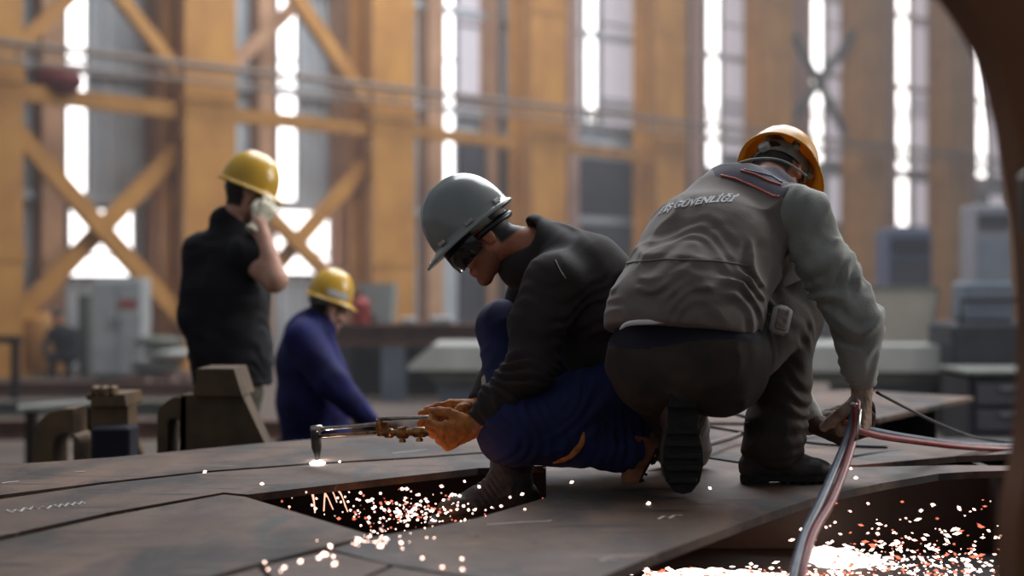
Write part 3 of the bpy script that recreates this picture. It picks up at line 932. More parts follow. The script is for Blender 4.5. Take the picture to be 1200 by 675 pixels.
def plate(label, outline, m=None, marks=()):
    pts = [G(x, y, ZP) for x, y in outline]
    o = thing('steel_plate', label, 'plate', sum(pts, Vector()) / len(pts) - V(0, 0, TH_P), 'cut steel plates on the table')
    f = MB(); f.prism(pts, (0, 0, -TH_P)); s_ = f.build('sheet', m or M['plate'], o)
    for mk in marks:
        f = MB()
        f.tube([G(x, y, ZP + .0012) for x, y in mk], .0036, 6, flat=(V(0, 0, 1), .3)); f.build('chalk_mark', M['chalk'], o)
    return o
plate('long narrow steel plate along the far left edge of the table, under the torch flame',
      [(-60, 549), (0, 545), (130, 536), (215, 528), (310, 519), (400, 512), (520, 505), (620, 501), (760, 498), (900, 499), (1040, 509), (1200, 523), (1290, 529),
       (1290, 530), (1200, 531), (1120, 534.5), (1005, 545), (880, 543), (760, 525), (640, 526), (560, 530), (480, 536), (360, 543), (240, 552), (120, 565), (0, 580), (-60, 589)],
      marks=[[(2, 566), (10, 565), (22, 564)], [(88, 553), (100, 552.5)], [(460, 531), (500, 527)]])
plate('steel plate strip with chalk handwriting, between the far strip and the diamond plate',
      [(-60, 596), (0, 585), (120, 567.5), (240, 554), (360, 545), (480, 538), (560, 532), (637, 528.5), (637, 545.5), (560, 548.5), (440, 562), (290, 579.5), (262, 577), (130, 600), (0, 628), (-60, 642)],
      marks=[[(8 + i * 5.2, 599 - i * .55 + (1.6 if i % 2 else -1.6) * (1 + .5 * math.sin(i * 2.3))) for i in range(11)], [(64 + i * 4, 593 - i * .5 + (1.8 if i % 2 else -1.5)) for i in range(10)]])
plate('large diamond-shaped steel plate with blue-grey stains at the lower left',
      [(-60, 648), (0, 634), (130, 604.5), (262, 579.5), (287, 582), (434, 627), (280, 666), (200, 690), (100, 716), (-90, 716)])
plate('big curved steel plate under the squatting man, from the hole to the right edge',
      [(640, 528), (760, 527), (880, 545.5), (1005, 547.5), (1120, 545), (1200, 546), (1290, 546), (1290, 549), (1200, 551), (1140, 552.5), (1100, 555), (1040, 565), (1000, 573), (960, 582), (925, 593), (890, 605), (830, 627), (770, 649), (715, 672), (690, 683), (620, 683), (546, 675), (450, 660), (388, 643.5), (437, 629), (500, 619), (560, 607), (640, 583), (640, 548)],
      marks=[[(771, 608), (778, 605), (784, 607), (790, 604), (800, 604)], [(702, 657), (712, 655), (722, 656)], [(570, 615), (612, 612), (640, 611), (646, 610)]])
plate('small triangular steel plate at the bottom edge, left of the thin seam', [(302, 665), (225, 688), (150, 716), (345, 716), (316, 681)])
plate('small steel plate sprinkled with sparks at the bottom edge, below the hole tip', [(309, 663), (384, 645.5), (456, 662.5), (417, 680), (398, 716), (350, 716), (321, 680)])
plate('steel plate corner at the bottom edge, right of the seam junction', [(461, 664), (546, 678), (620, 686.5), (690, 687), (690, 716), (404, 716), (423, 681)])
plate('far light steel plate seen beyond the legs of the squatting man', [(790, 461), (1000, 457), (1141, 465), (1030, 490), (940, 495), (790, 495)])

# block below the boot in the hole
f = MB(); f.box((-.02, 4.66, .665), (.46, .2, .17)); tag(f.build('support_block', M['dark_steel']), 'dark block in the hole under the front boot of the grey-helmeted man', 'block')

# ------------------------------------------------------------------ sparks
def icob(s, c, r, R=None):
    b = len(s.v); c = Vector(c)
    R = R or Matrix.Identity(3)
    for d in ((1, 0, 0), (-1, 0, 0), (0, 1, 0), (0, -1, 0), (0, 0, 1), (0, 0, -1)):
        s.v.append(c + R @ Vector((d[0] * r[0], d[1] * r[1], d[2] * r[2])))
    for t in ((0, 2, 4), (2, 1, 4), (1, 3, 4), (3, 0, 4), (2, 0, 5), (1, 2, 5), (3, 1, 5), (0, 3, 5)):
        s.quad([b + i for i in t])
def rot():
    return Matrix.Rotation(rng.gauss(.1, .35), 3, 'Y') @ Matrix.Rotation(rng.uniform(-.5, .5), 3, 'Z')
sp, em = MB(), MB()
def spark(x, y, Y, big=1.0, elong=1.6):
    c = P(x, y, Y)
    if c.z < .585: c.z = .585
    r_ = rng.uniform(.0010, .0042) ** 1.0 * big
    (icob(em if rng.random() < .25 else sp, c, (r_ * rng.uniform(1, elong), r_, r_), rot()))
# spray thrown up in the left hole
for _ in range(170):
    x = rng.gauss(480, 42); y = rng.gauss(600, 15) + (x - 480) * -.04
    if 340 < x < 570 and 560 < y < 640 and y < 580 + (x - 285) * .34 + 6: spark(x, y, rng.uniform(4.0, 4.35))
for _ in range(60):
    x = rng.gauss(492, 45); spark(x, rng.gauss(597, 9), rng.uniform(4.1, 4.5), 1.3)
for _ in range(40):
    x = rng.uniform(310, 640); spark(x, rng.uniform(572, 612), rng.uniform(3.9, 4.3), .9)
# scattered on the plates
def onplate(x, y, k=1.0):
    c = G(x, y, ZP + .003); r_ = rng.uniform(.002, .0045) * k
    icob(sp, c, (r_ * 1.4, r_, r_), rot())
for (x, y) in ((240, 553), (307, 567), (670, 565), (796, 561), (832, 572), (398, 541), (612, 579), (380, 650), (352, 658), (392, 661), (333, 665), (387, 640), (420, 633), (446, 640), (452, 631), (470, 636), (760, 590), (1003, 560), (997, 549)):
    onplate(x, y, 1.6)
for _ in range(34):
    onplate(rng.gauss(440, 28), rng.gauss(633, 6), .55)
for _ in range(10):
    onplate(rng.uniform(300, 560), rng.uniform(652, 674), .8)
# the right hole
for _ in range(380):
    x = rng.gauss(1090, 70); y = 676 - abs(rng.gauss(0, 26))
    if x < 1235 and 600 < y < 685 and y > 605 + abs(x - 1080) * .06 - (x > 900) * 5: spark(x, y, rng.uniform(4.1, 4.6), 1.15, 3.2)
for _ in range(34):
    spark(rng.uniform(930, 1195), rng.uniform(585, 632), rng.uniform(3.9, 4.4), 1.0, 3.0)
for _ in range(260):
    x = rng.uniform(755, 1000); spark(x, rng.gauss(674, 4), rng.uniform(4.0, 4.3), 1.3, 2.5)
tag(sp.build('flying_sparks', M['spark']), 'white-hot sparks and droplets scattered in the holes and over the plates', 'sparks', kind='stuff')
tag(em.build('red_embers', M['ember']), 'reddish cooling sparks in the two holes', 'sparks', kind='stuff')
# molten slag puddles on the tray
def puddle(label, cx, cy, rx, ry, zt, n=60, seed=1):
    rr = random.Random(seed); f = MB()
    c_ = G(cx, cy, zt)
    for _ in range(n * 2):
        a = rr.uniform(0, 6.28); q = rr.random() ** .62 * (1 + .35 * math.sin(a * 3 + seed) + .2 * math.sin(a * 7))
        x = c_.x + math.cos(a) * q * rx; y = c_.y + math.sin(a) * q * ry
        s_ = rr.uniform(.012, .042) * max(.16, 1.15 - q * .85)
        f.ball((x, y, zt + .003), (s_ * rr.uniform(1, 1.7), s_, s_ * .35), nu=9, nv=5)
    return tag(f.build('molten_slag', M['molten'], smooth=True), label, 'slag', kind='stuff')
puddle('glowing white slag puddle in the right hole, right of the hanging hoses', 985, 655, .15, .22, .585, 80, 3)
puddle('glowing white slag puddle at the bottom edge, left of the hanging hoses', 840, 676, .24, .12, .585, 75, 4)
# dripping molten streaks at the left hole
f = MB()
for k in range(8):
    x = 362 + k * 5.2 + rng.uniform(-3, 3); a = P(x, 571 + rng.uniform(0, 3), 4.75); b = P(x + rng.uniform(-3, 16), 580 + rng.uniform(0, 22), 4.55)
    f.tube(spline([a, (a + b) / 2 + V(0, 0, .012), b], 4), [.0014 + .0012 * rng.random()] * 9, 5)
tag(f.build('molten_drips', mat('drip_glow', (200, 150, 130), emit=(255, 190, 160), estr=1.4)), 'thin glowing drips hanging under the far edge of the left hole', 'drips', kind='stuff')
for nm, loc, e, rad in (('hole_glow', P(480, 610, 4.5), 1.1, .12), ('slag_glow', P(985, 650, 4.75) + V(0, 0, .05), 3.0, .15), ('slag_glow_left', P(840, 672, 4.5) + V(0, 0, .05), 1.6, .15), ('flame_glow', P(374, 540, 5.2) + V(0, -.02, .02), .5, .01)):
    d = bpy.data.lights.new(nm, 'POINT'); d.energy = e; d.color = (1, .42, .24); d.shadow_soft_size = rad
    if nm == 'flame_glow': d.color = (1, .9, .85)
    o = bpy.data.objects.new(nm, d); COL.objects.link(o); o.location = loc

# ------------------------------------------------------------------ arch fixtures at the left
def fixture(label, Y, arch, body, top, gus, cc):
    base = P((body[0] + body[1]) / 2, 0, Y); base.z = .35
    o = thing('clamp_fixture', label, 'fixture', base, 'dark arch fixtures on the platform')
    x0, x1, yt, x_in0, x_in1, yin = arch
    outer, inner = [], []
    n = 12
    cx = x1; 
    pts = [V(P(x0, 0, Y).x, Y, .35)]
    for i in range(n + 1):
        a_ = math.pi / 2 * i / n
        q = P(x1 - (x1 - x0) * math.cos(a_), yt + (x1 - x0) * .8 * (1 - math.sin(a_)), Y); pts.append(q)
    pts.append(P(x1 + 4, yt, Y)); pts.append(V(P(x1 + 4, 0, Y).x, Y, .35)); pts.append(V(P(x_in1, 0, Y).x, Y, .35))
    xm = (x_in0 + x_in1) / 2; hw = (x_in1 - x_in0) / 2
    for i in range(n + 1):
        a_ = math.pi * i / n
        pts.append(P(xm + hw * math.cos(a_), yin + hw * .9 * (1 - math.sin(a_)), Y))
    pts.append(V(P(x_in0, 0, Y).x, Y, .35))
    f = MB(); f.prism(pts, (0, .22, 0)); f.build('arch', cc, o)
    a, b = P(body[0], body[2], Y), P(body[1], body[2], Y)
    c_, d_ = P(body[3], 540, Y), P(body[4], 540, Y)
    f = MB(); f.prism([a, b, d_, V(d_.x, Y, .35), V(c_.x, Y, .35), c_], (0, .16, 0)); f.build('body', cc, o)
    a, b = P(top[0], top[2], Y - .04), P(top[1], top[2], Y - .04); c_, d_ = P(top[3], top[5], Y - .04), P(top[4], top[5], Y - .04)
    f = MB(); f.prism([a, b, d_, c_], (0, .3, 0)); f.build('top_block', cc, o)
    if gus:
        f = MB(); f.prism([P(gus[0], gus[2], Y + .1), V(P(gus[1], 0, Y + .1).x, Y + .1, .35), V(P(gus[0], 0, Y + .1).x, Y + .1, .35)], (0, .05, 0)); f.build('gusset', cc, o)
    return o
o = fixture('brown clamp fixture with a round arch and dark box, nearest the left edge', 6.6, (38, 82, 479, 62, 94, 507), (106, 150, 474, 106, 150), (104, 146, 462, 107, 148, 474 + 2), (148, 200, 478), M['fixture'])
f = MB(); a, b = P(110, 500, 6.5), P(154, 500, 6.5); f.box(((a.x + b.x) / 2, 6.55, (a.z + .35) / 2), (b.x - a.x, .18, a.z - .35), bev=.01); f.build('box', M['trouser_navy'], o)
f = MB()
for q_ in (112, 122, 133): f.box(P(q_, 459, 6.6), (.03, .08, .05), bev=.008)
f.box(P(124, 464, 6.66), (.14, .12, .03), bev=.005); f.build('bolt_row', M['fixture'], o)
fixture('larger dark brown clamp fixture with arch and stepped top block, behind the table edge', 6.3, (184, 214, 465, 196, 211, 490), (212, 284, 463, 210, 320), (231, 274, 432, 226, 284, 464), None, mat('dark_brown_fixture', (100, 80, 58), (74, 60, 44), rough=.65, metal=.2, nscale=7))

# ------------------------------------------------------------------ brown machine frame close at the right, curving over the top corner
Yr = 2.35
edge = spline([P(1085, -50, Yr), P(1130, 0, Yr), P(1165, 60, Yr), P(1186, 130, Yr), P(1200, 205, Yr), P(1212, 290, Yr), P(1216, 400, Yr), P(1210, 520, Yr), P(1195, 600, Yr), P(1191, 680, Yr)], 8)
edge.append(V(edge[-1].x, Yr, 0))
outer = [V(edge[0].x + .12, Yr, edge[0].z + .3), V(1.04, Yr, edge[0].z + .12), V(1.04, Yr, 0)][::-1]
r = thing('machine_frame', 'out-of-focus brown curved machine frame filling the top right corner', 'frame', (.95, Yr, 0))
f = MB(); f.prism(edge + outer, (0, .1, 0)); f.build('curved_plate', M['ring'], r)
f = MB(); f.box((P(1200, 240, Yr).x, Yr - .02, P(0, 238, Yr).z), (.02, .05, .1), bev=.01); f.build('handle', M['black_plastic'], r)

# ================================================================== people
def rotm(fwd, up):
    """columns: right, forward, up"""
    f_ = Vector(fwd).normalized(); u = Vector(up); u = (u - f_ * u.dot(f_)).normalized()
    return Matrix((f_.cross(u), f_, u)).transposed()

def head(F, c, R, neck, nr=.056, s=1.0, ears=True):
    def L(x, y, z): return Vector(c) + R @ Vector((x * s, y * s, z * s))
    F.cap(L(0, -.03, -.03), neck, .055 * s, nr, k=.03)
    F.ell(L(0, -.012, .035), (.075 * s, .096 * s, .088 * s), R, k=.02)
    F.ell(L(0, .03, -.03), (.061 * s, .062 * s, .085 * s), R, k=.03)
    for q in (-1, 1):
        F.cap(L(q * .050, .0, -.05), L(q * .018, .07, -.1), .021 * s, .018 * s, k=.025)
        F.ell(L(q * .04, .072, -.03), (.022 * s, .02 * s, .02 * s), R, k=.02)
    F.ell(L(0, .074, -.106), (.024 * s, .02 * s, .018 * s), R, k=.02)
    F.cap(L(0, .09, .005), L(0, .112, -.033), .008 * s, .012 * s, k=.012)
    for q in (-1, 1):
        F.ell(L(q * .012, .104, -.038), (.008 * s,) * 3, None, k=.006)
    F.cap(L(-.034, .082, .024), L(.034, .082, .024), .013 * s, k=.014)
    for q in (-1, 1):
        F.ell(L(q * .032, .1, .002), (.017 * s, .014 * s, .011 * s), R, k=.012, sub=True)
        F.ell(L(q * .031, .08, .001), (.0125 * s,) * 3, None, k=.003)
    F.cap(L(-.018, .092, -.063), L(.018, .092, -.063), .007 * s, k=.008)
    F.cap(L(-.016, .09, -.074), L(.016, .09, -.074), .0075 * s, k=.008)
    F.cap(L(-.02, .104, -.0685), L(.02, .104, -.0685), .004 * s, k=.004, sub=True)
    if ears:
        for q in (-1, 1):
            F.ell(L(q * .08, -.008, -.006), (.011 * s, .02 * s, .033 * s), R @ Matrix.Rotation(-.2, 3, 'X') @ Matrix.Rotation(q * .3, 3, 'Z'), k=.008)
            F.ell(L(q * .091, -.002, -.002), (.006 * s, .011 * s, .019 * s), R, k=.005, sub=True)

def hand(F, w, D, N, S, curl=(40, 50, 35), thumb=(.5, .7, .3, .3), g=0.0, s=1.0, spread=.0, curls=None):
    """w wrist, D towards the fingers, N out of the palm, S towards the thumb"""
    D = Vector(D).normalized(); N = Vector(N); N = (N - D * N.dot(D)).normalized()
    S0 = Vector(S); S = D.cross(N); S = S if S.dot(S0) > 0 else -S
    w = Vector(w)
    offs = (.031, .0105, -.0105, -.030)
    ln = ((.044, .027, .022), (.049, .031, .023), (.046, .029, .022), (.036, .022, .019))
    rad = (.0092, .0095, .0092, .0082)
    F.cap(w - D * .03 * s, w + D * .012 * s, .024 * s + g, .022 * s + g, k=.02, n=N, sc=.8)
    kn = []
    for i, o in enumerate(offs):
        kx = .088 - abs(o - .005) * .22
        K = w + (D * kx + S * o) * s
        kn.append(K)
        F.cap(w + (D * .012 + S * o * .45) * s, K, .0155 * s + g, .0125 * s + g, k=.014)
    F.ell(w + (D * .04 + S * .022 + N * .012) * s, (.017 * s + g,) * 3, None, k=.015)
    tips = []
    for i, K in enumerate(kn):
        d = (D + S * (spread * (1.5 - i))).normalized(); p = K
        c3 = curls[i] if curls else curl
        ax = None; ang = 0
        for j in range(3):
            ang += math.radians(c3[j] * (1 + .05 * i))
            dd = (d * math.cos(ang) + N * math.sin(ang))
            q = p + dd * ln[i][j] * s
            r0 = (rad[i] - .0007 * j) * s + g; r1 = (rad[i] - .0007 * (j + 1)) * s + g
            F.cap(p, q, r0, r1, k=.004)
            p = q
        tips.append(p)
    b = w + (D * .022 + S * .026 + N * .006) * s
    t1 = b + (D * thumb[0] + S * thumb[1] + N * thumb[2]).normalized() * .046 * s
    t2 = t1 + (D * .85 + S * (thumb[1] - .55) + N * (thumb[2] + thumb[3])).normalized() * .032 * s
    t3 = t2 + (D * .85 + S * (thumb[1] - .85) + N * (thumb[2] + thumb[3] * 2)).normalized() * .026 * s
    F.cap(b, t1, .0145 * s + g, .0115 * s + g, k=.010); F.cap(t1, t2, .0115 * s + g, .0105 * s + g, k=.004); F.cap(t2, t3, .0105 * s + g, .009 * s + g, k=.004)
    return tips

def glove(name, mt, parent, w, D, N, S, cuff=.05, h=.0024, cuff_r=.036, **kw):
    w = Vector(w); lo = w - V(.17, .17, .17); hi = w + V(.17, .17, .17)
    D = Vector(D).normalized() * Vector(D).length
    ctr = w + Vector(D).normalized() * .05
    F = Field(ctr - V(.15, .15, .15), ctr + V(.15, .15, .15), h)
    hand(F, w, D, N, S, g=.0028, **kw)
    Dn = Vector(D).normalized()
    F.cap(w - Dn * cuff, w - Dn * .005, cuff_r, .028, k=.012)
    F.cut(w - Dn * cuff, -Dn, .07)
    F.wrinkle(.0016, 55, 3)
    return F.mesh(name, mt, parent)

def hardhat(parent, c, R, mt, L=.285, Wd=.225, H=.15, peak=.045, brim=.012, name='helmet', harness=True, ridges=3, thick=.004, knob=True, slots=False):
    """c centre of the rim plane; R columns right, forward, up"""
    c = Vector(c)
    f = MB(); nu, nv = 72, 22
    a, b = Wd / 2 - brim, L / 2 - brim - peak * .3
    cy = -peak * .25
    def pt(u, v, out=0.0):
        ph = 2 * math.pi * u; el = math.pi / 2 * v
        x = math.sin(ph) ; y = math.cos(ph)
        ce = math.cos(el) ** .82; se = math.sin(el) ** .92
        rr = 1 + out
        X = a * x * ce * rr; Y = b * y * ce * rr + cy; Z = H * se * rr
        rg = 0
        for q in ((0,) if ridges == 1 else (-.3, 0, .3)):
            rg += .004 * math.exp(-((X / a - q * (1.0)) / .07) ** 2) * min(1, max(0, (Z / H - .25) * 3))
        Z += rg
        return V(X, Y, Z)
    rim = []
    rows = []
    # brim lip rows, then dome
    for (o, z) in ((1.0, -.010), (1.0, -.004), (.55, .002), (.0, .006)):
        row = []
        for i in range(nu):
            ph = 2 * math.pi * i / nu
            fr = max(0, math.cos(ph)) ** 1.7
            w_ = brim + peak * fr
            p = V((a + brim * .0) * math.sin(ph), b * math.cos(ph) + cy, 0)
            dirv = V(math.sin(ph) * .9, math.cos(ph), 0).normalized()
            q = p + dirv * w_ * o
            q.z = z - fr * .012 * o + .006
            row.append(q)
        rows.append(row)
    for j in range(1, nv + 1):
        rows.append([pt(i / nu, j / nv) + V(0, 0, .010) for i in range(nu)])
    base = []
    for row in rows:
        base.append(len(f.v)); f.v += [c + R @ q for q in row]
    for A, B in zip(base, base[1:]):
        for i in range(nu):
            j = (i + 1) % nu
            f.quad((A + i, B + i, B + j, A + j))
    o = f.build(name, mt, parent, smooth=True)
    md = o.modifiers.new('thickness', 'SOLIDIFY'); md.thickness = thick; md.offset = -1
    if f.f:
        # make sure normals point outwards
        me = o.data
        ctr = c + R @ V(0, cy, 0) - ORG[o.name]
        p = me.polygons[len(me.polygons) // 2]
        if (p.center - ctr).dot(p.normal) < 0: me.flip_normals()
    if harness:
        g = MB()
        hb = []
        for i in range(49):
            ph = 2 * math.pi * i / 48
            hb.append((ph, V(.083 * math.sin(ph), .1 * math.cos(ph) - .005, .0)))
        b0 = len(g.v)
        for ph, q in hb[:-1]:
            up = .035 + .0 * math.cos(ph); dn = -.012 - .022 * max(0, -math.cos(ph))
            for (sc_, z) in ((1.0, up), (1.0, dn), (.97, dn), (.97, up)):
                g.v.append(c + R @ V(q.x * sc_, q.y * sc_, z))
        for i in range(48):
            j = (i + 1) % 48
            for k in range(4):
                m_ = (k + 1) % 4
                g.quad((b0 + i * 4 + k, b0 + j * 4 + k, b0 + j * 4 + m_, b0 + i * 4 + m_))
        hbnd = g.build('headband', M['harness'], o, smooth=True, angle=50)
        for ang in (0, 60, 120):
            g = MB(); a_ = math.radians(ang); pts = []
            for k in range(13):
                t = math.pi * k / 12
                pts.append(c + R @ V(math.sin(a_) * math.cos(t) * .09, math.cos(a_) * math.cos(t) * .108 - .005, .02 + math.sin(t) * (H - .045)))
            g.tube(pts, .010, 8, flat=((R @ V(math.cos(a_), -math.sin(a_), 0)).cross(R @ V(0, 0, 1)).normalized(), 1.0)); g.build('crown_strap', M['harness'], o)
        if knob:
            g = MB(); kp = c + R @ V(0, -.112, -.022); g.lathe([(.004, -.012), (.017, -.012), (.019, -.006), (.019, .006), (.014, .01), (.004, .011)], kp, R @ V(0, -1, 0), 16)
            g.build('adjuster_knob', M['badge'], o, smooth=True, angle=40)
    if slots:
        for (ph, zz_) in ((-85, .020), (-38, .022), (-135, .020), (90, .018)):
            a_ = math.radians(ph)
            g = MB(); q = V(a * math.sin(a_), b * math.cos(a_) + cy, zz_)
            tdir = V(math.cos(a_) * a, -math.sin(a_) * b, 0).normalized(); ndir = V(tdir.y, -tdir.x, 0)
            if ndir.dot(q) < 0: ndir = -ndir
            Rm = R @ Matrix((tdir, ndir, V(0, 0, 1))).transposed()
            g.box(c + R @ (q + ndir * .002), (.03, .008, .012), Rm, bev=.002); g.build('accessory_slot', M['badge'], o)
    return o

def boot(parent, ankle, fwd, up, mt, length=.285, shaft_to=None, shaft_r=.056, name='boot', h=.004, s=1.0, bend=0.0, sole=True):
    """ankle joint; the foot points along fwd, the sole faces -up"""
    R = rotm(fwd, up); a = Vector(ankle)
    def L(x, y, z): return a + R @ V(x * s, y * s, z * s)
    lo = a - V(.32, .32, .32); hi = a + V(.32, .32, .32)
    F = Field(lo, hi, h)
    F.ell(L(0, -.045, -.055), (.040 * s, .045 * s, .045 * s), R, k=.03)
    F.cap(L(0, -.03, -.05), L(0, .08, -.062), .040 * s, .038 * s, k=.03, n=R @ V(1, 0, 0), sc=1.0)
    F.ell(L(0, .115, -.064), (.050 * s, .075 * s, .034 * s), R, k=.03)
    F.cap(L(0, .0, .0), L(0, .075, -.045), .044 * s, .034 * s, k=.03)
    F.cap(L(0, -.012, -.03), Vector(shaft_to) if shaft_to is not None else L(0, -.02, .1), .046 * s, shaft_r, k=.03)
    F.cut(L(0, 0, -.088), R @ V(0, 0, -1), .3)
    F.folds(L(0, .03, -.01), .07, R @ V(0, .6, -.8), .022, .004)
    F.wrinkle(.0025, 30, 2)
    if shaft_to is not None:
        d = (Vector(shaft_to) - a).normalized(); F.cut(Vector(shaft_to), d, .12)
    o = F.mesh(name, mt, parent)
    if sole:
        g = MB(); pts = []
        prof = [(0, -.088), (.03, -.078), (.038, -.045), (.034, .0), (.036, .04), (.046, .085), (.048, .125), (.040, .165), (.02, .19), (0, .195)]
        for x, y in prof: pts.append(L(x, y, -.084))
        for x, y in prof[-2:0:-1]: pts.append(L(-x, y, -.084))
        n_ = len(pts)
        g.prism([p + (R @ V(0, 0, .004)) for p in pts], R @ V(0, 0, -.017 * s))
        for k in range(9):
            y = -.07 + k * .029
            if -.012 < y < .02: continue
            w_ = .062 if y < 0 else .082 - max(0, y - .13) * .5
            g.box(L(0, y, -.102), (w_ * s, .012 * s, .012 * s), R, bev=.002)
        g.box(L(0, -.045, -.106), (.068 * s, .07 * s, .016 * s), R, bev=.004)
        g.build('sole', M['sole'], o)
        g = MB()
        for k in range(5):
            y = .03 + k * .014 - .02; z = .012 - k * .013 + .012
            g.tube([L(-.026, y, z - .006), L(0, y + .004, z + .012), L(.026, y, z - .006)], .0028 * s, 6)
        g.build('laces', M['cable'], o)
    return o

def bounds(pts, pad):
    a = np.array([list(p) for p in pts]); return a.min(0) - pad, a.max(0) + pad

# ------------------------------------------------------------------ man in the grey vest (squatting, back to the camera)
def man_vest():
    d = .10
    q = lambda x, y, Y: P(x, y, Y + d)
    pel, lum = q(802, 412, 4.28), q(803, 362, 4.26)
    ch, uc, nk = q(832, 300, 4.40), q(862, 245, 4.50), q(896, 226, 4.60)
    shr, shl = q(935, 252, 4.38), q(826, 262, 4.66)
    elr, wrr = q(1004, 376, 4.32), q(1010, 458, 4.36)
    ell_, wrl = q(893, 378, 4.74), q(946, 492, 4.56)
    hpr, hpl = q(842, 425, 4.24), q(772, 425, 4.34)
    knr, anr = q(930, 362, 4.55), q(905, 530, 4.46)
    knl, anl = q(800, 522, 4.84), q(795, 486, 4.42)
    fw = V(.64, .77, 0); rt = V(.77, -.64, 0)
    hc = q(911, 209, 4.74)
    Rh = rotm(V(.46, .36, -.81), V(.42, .80, .42))
    org = q(850, 575, 4.35); org.z = ZP
    root = thing('person', 'squatting man seen from behind in grey vest, grey sleeves and amber hard hat, holding hoses', 'person', org)
    allp = [pel, nk, shr, shl, elr, wrr, ell_, wrl, knr, anr, knl, anl, hc]
    # --- body
    lo, hi = bounds(allp, .2)
    F = Field(lo, hi, .006)
    F.cap(pel, lum, .12, .11, k=.05, n=rt, sc=1.25).cap(lum, ch, .11, .12, k=.05, n=rt, sc=1.2).cap(ch, uc, .12, .10, k=.05, n=rt, sc=1.3)
    for a, b, c, r0, r1, r2 in ((shr, elr, wrr, .055, .045, .03), (shl, ell_, wrl, .055, .045, .03), (hpr, knr, anr, .085, .06, .042), (hpl, knl, anl, .085, .06, .042)):
        F.cap(a, b, r0, r1, k=.03).cap(b, c, r1, r2, k=.02)
    head(F, hc, Rh, nk)
    DR, NR = V(.02, .06, -1), V(-.9, .45, 0); DL, NL = V(.85, -.2, -.38), V(.4, -.2, .8)
    kw_r = dict(curl=(75, 80, 50), thumb=(.5, .5, .6, .3)); kw_l = dict(curl=(40, 55, 40), thumb=(.6, .5, .5, .2))
    hand(F, wrr, DR, NR, V(-.3, -1, 0), **kw_r); hand(F, wrl, DL, NL, V(.4, -.2, 1), **kw_l)
    F.cap(anr, anr + V(.12, .02, -.07), .035, .03, k=.02); F.cap(anl, anl + V(0, -.03, -.15), .035, .03, k=.02)
    F.mesh('body', M['skin'], root, masks=head_masks(hc, Rh))
    # --- sweatshirt (sleeves, shoulders, hood)
    lo, hi = bounds([lum, nk, shr, shl, elr, wrr, ell_, wrl, hc], .17)
    F = Field(lo, hi, .006)
    F.cap(ch, uc, .125, .105, k=.06, n=rt, sc=1.15).cap(uc, nk, .095, .078, k=.04)
    F.cap(uc, shr, .09, .080, k=.04).cap(shr, shr.lerp(elr, .5), .082, .077, k=.04).cap(shr.lerp(elr, .5), elr, .077, .070, k=.03)
    F.cap(elr, elr.lerp(wrr, .6), .070, .058, k=.03).cap(elr.lerp(wrr, .6), wrr + V(0, 0, .03), .058, .040, k=.02)
    F.cap(uc, shl, .085, .07, k=.04).cap(shl, ell_, .078, .064, k=.03).cap(ell_, wrl, .062, .042, k=.03)
    ax = (elr - shr).normalized()
    F.folds(shr.lerp(elr, .25), .18, ax + V(.5, 0, 0), .09, .012, 1).folds(elr + V(-.03, -.02, .03), .17, (wrr - shr) + V(.2, 0, 0), .07, .012, 4).folds(shr.lerp(elr, .6), .14, V(-.5, 0, .8), .085, .011, 9).folds(elr.lerp(wrr, .75), .09, (wrr - elr), .034, .006, 6)
    F.wrinkle(.009, 11, 1)
    F.cap(nk + V(0, 0, .0), hc, .066, .066, k=.01, sub=True)
    F.cut(wrr + V(0, 0, .012), wrr - elr, .09); 
    shirt = F.mesh('sweatshirt', M['shirt'], root)
    # --- vest
    lo, hi = bounds([pel, lum, ch, uc, nk, shr, shl], .27)
    F = Field(lo, hi, .0055)
    hem = q(790, 388, 4.25)
    F.cap(hem + V(0, .02, -.02), lum, .168, .170, k=.06, n=rt, sc=1.22).cap(lum, ch, .170, .172, k=.08, n=rt, sc=1.17)
    F.cap(ch, uc + V(-.01, -.0, -.03), .172, .135, k=.08, n=rt, sc=1.12).cap(uc, nk + V(0, 0, -.02), .122, .100, k=.06)
    F.cap(uc + V(.02, 0, -.01), shr + V(-.03, .02, .0), .112, .096, k=.05).cap(uc, shl, .105, .092, k=.05)
    F.ell(q(760, 372, 4.30), (.085, .09, .07), None, k=.07)
    F.cap(q(906, 285, 4.60), q(905, 345, 4.58), .115, .11, k=.05)
    F.folds(q(800, 350, 4.1), .22, V(.3, 0, 1), .11, .010, 2).folds(q(900, 320, 4.1), .17, V(.75, 0, .6), .07, .016, 5).folds(q(740, 360, 4.1), .16, V(-.4, 0, .8), .06, .010, 8)
    F.wrinkle(.010, 8, 4)
    F.cap(shr + V(.028, -.005, -.01), shr.lerp(elr, .35) + V(.035, 0, -.02), .088, .100, k=.012, sub=True)
    F.cap(shr.lerp(elr, .45) + V(-.0, .05, -.06), elr + V(-.03, .1, -.1), .10, .12, k=.02, sub=True)
    F.cap(nk + V(.01, .02, 0), hc, .078, .085, k=.01, sub=True)
    # lower edge: tilted hem, hollow inside
    hn = V(-.13, -.18, -1).normalized()
    F.cut(q(795, 381, 4.1), hn)
    F.cap(hem + V(0, .03, -.06), lum + V(0, .03, -.02), .145, .12, k=.02, n=rt, sc=1.2, sub=True)
    axn = (nk - ch).normalized()
    yk0 = q(880, 221, 4.38)
    def cls(x, y, z):
        # yoke above a line running from the armhole up to the collar
        px = 600 + FPX * (x / y); 
        hgt = (x - yk0.x) * .38 + (z - yk0.z)
        return ((hgt > 0) & (x > yk0.x - .10)) * 1
    vest = F.mesh('vest', [M['vest'], M['vest_navy']], root, classify=cls)
    bv = bvh_of(vest)
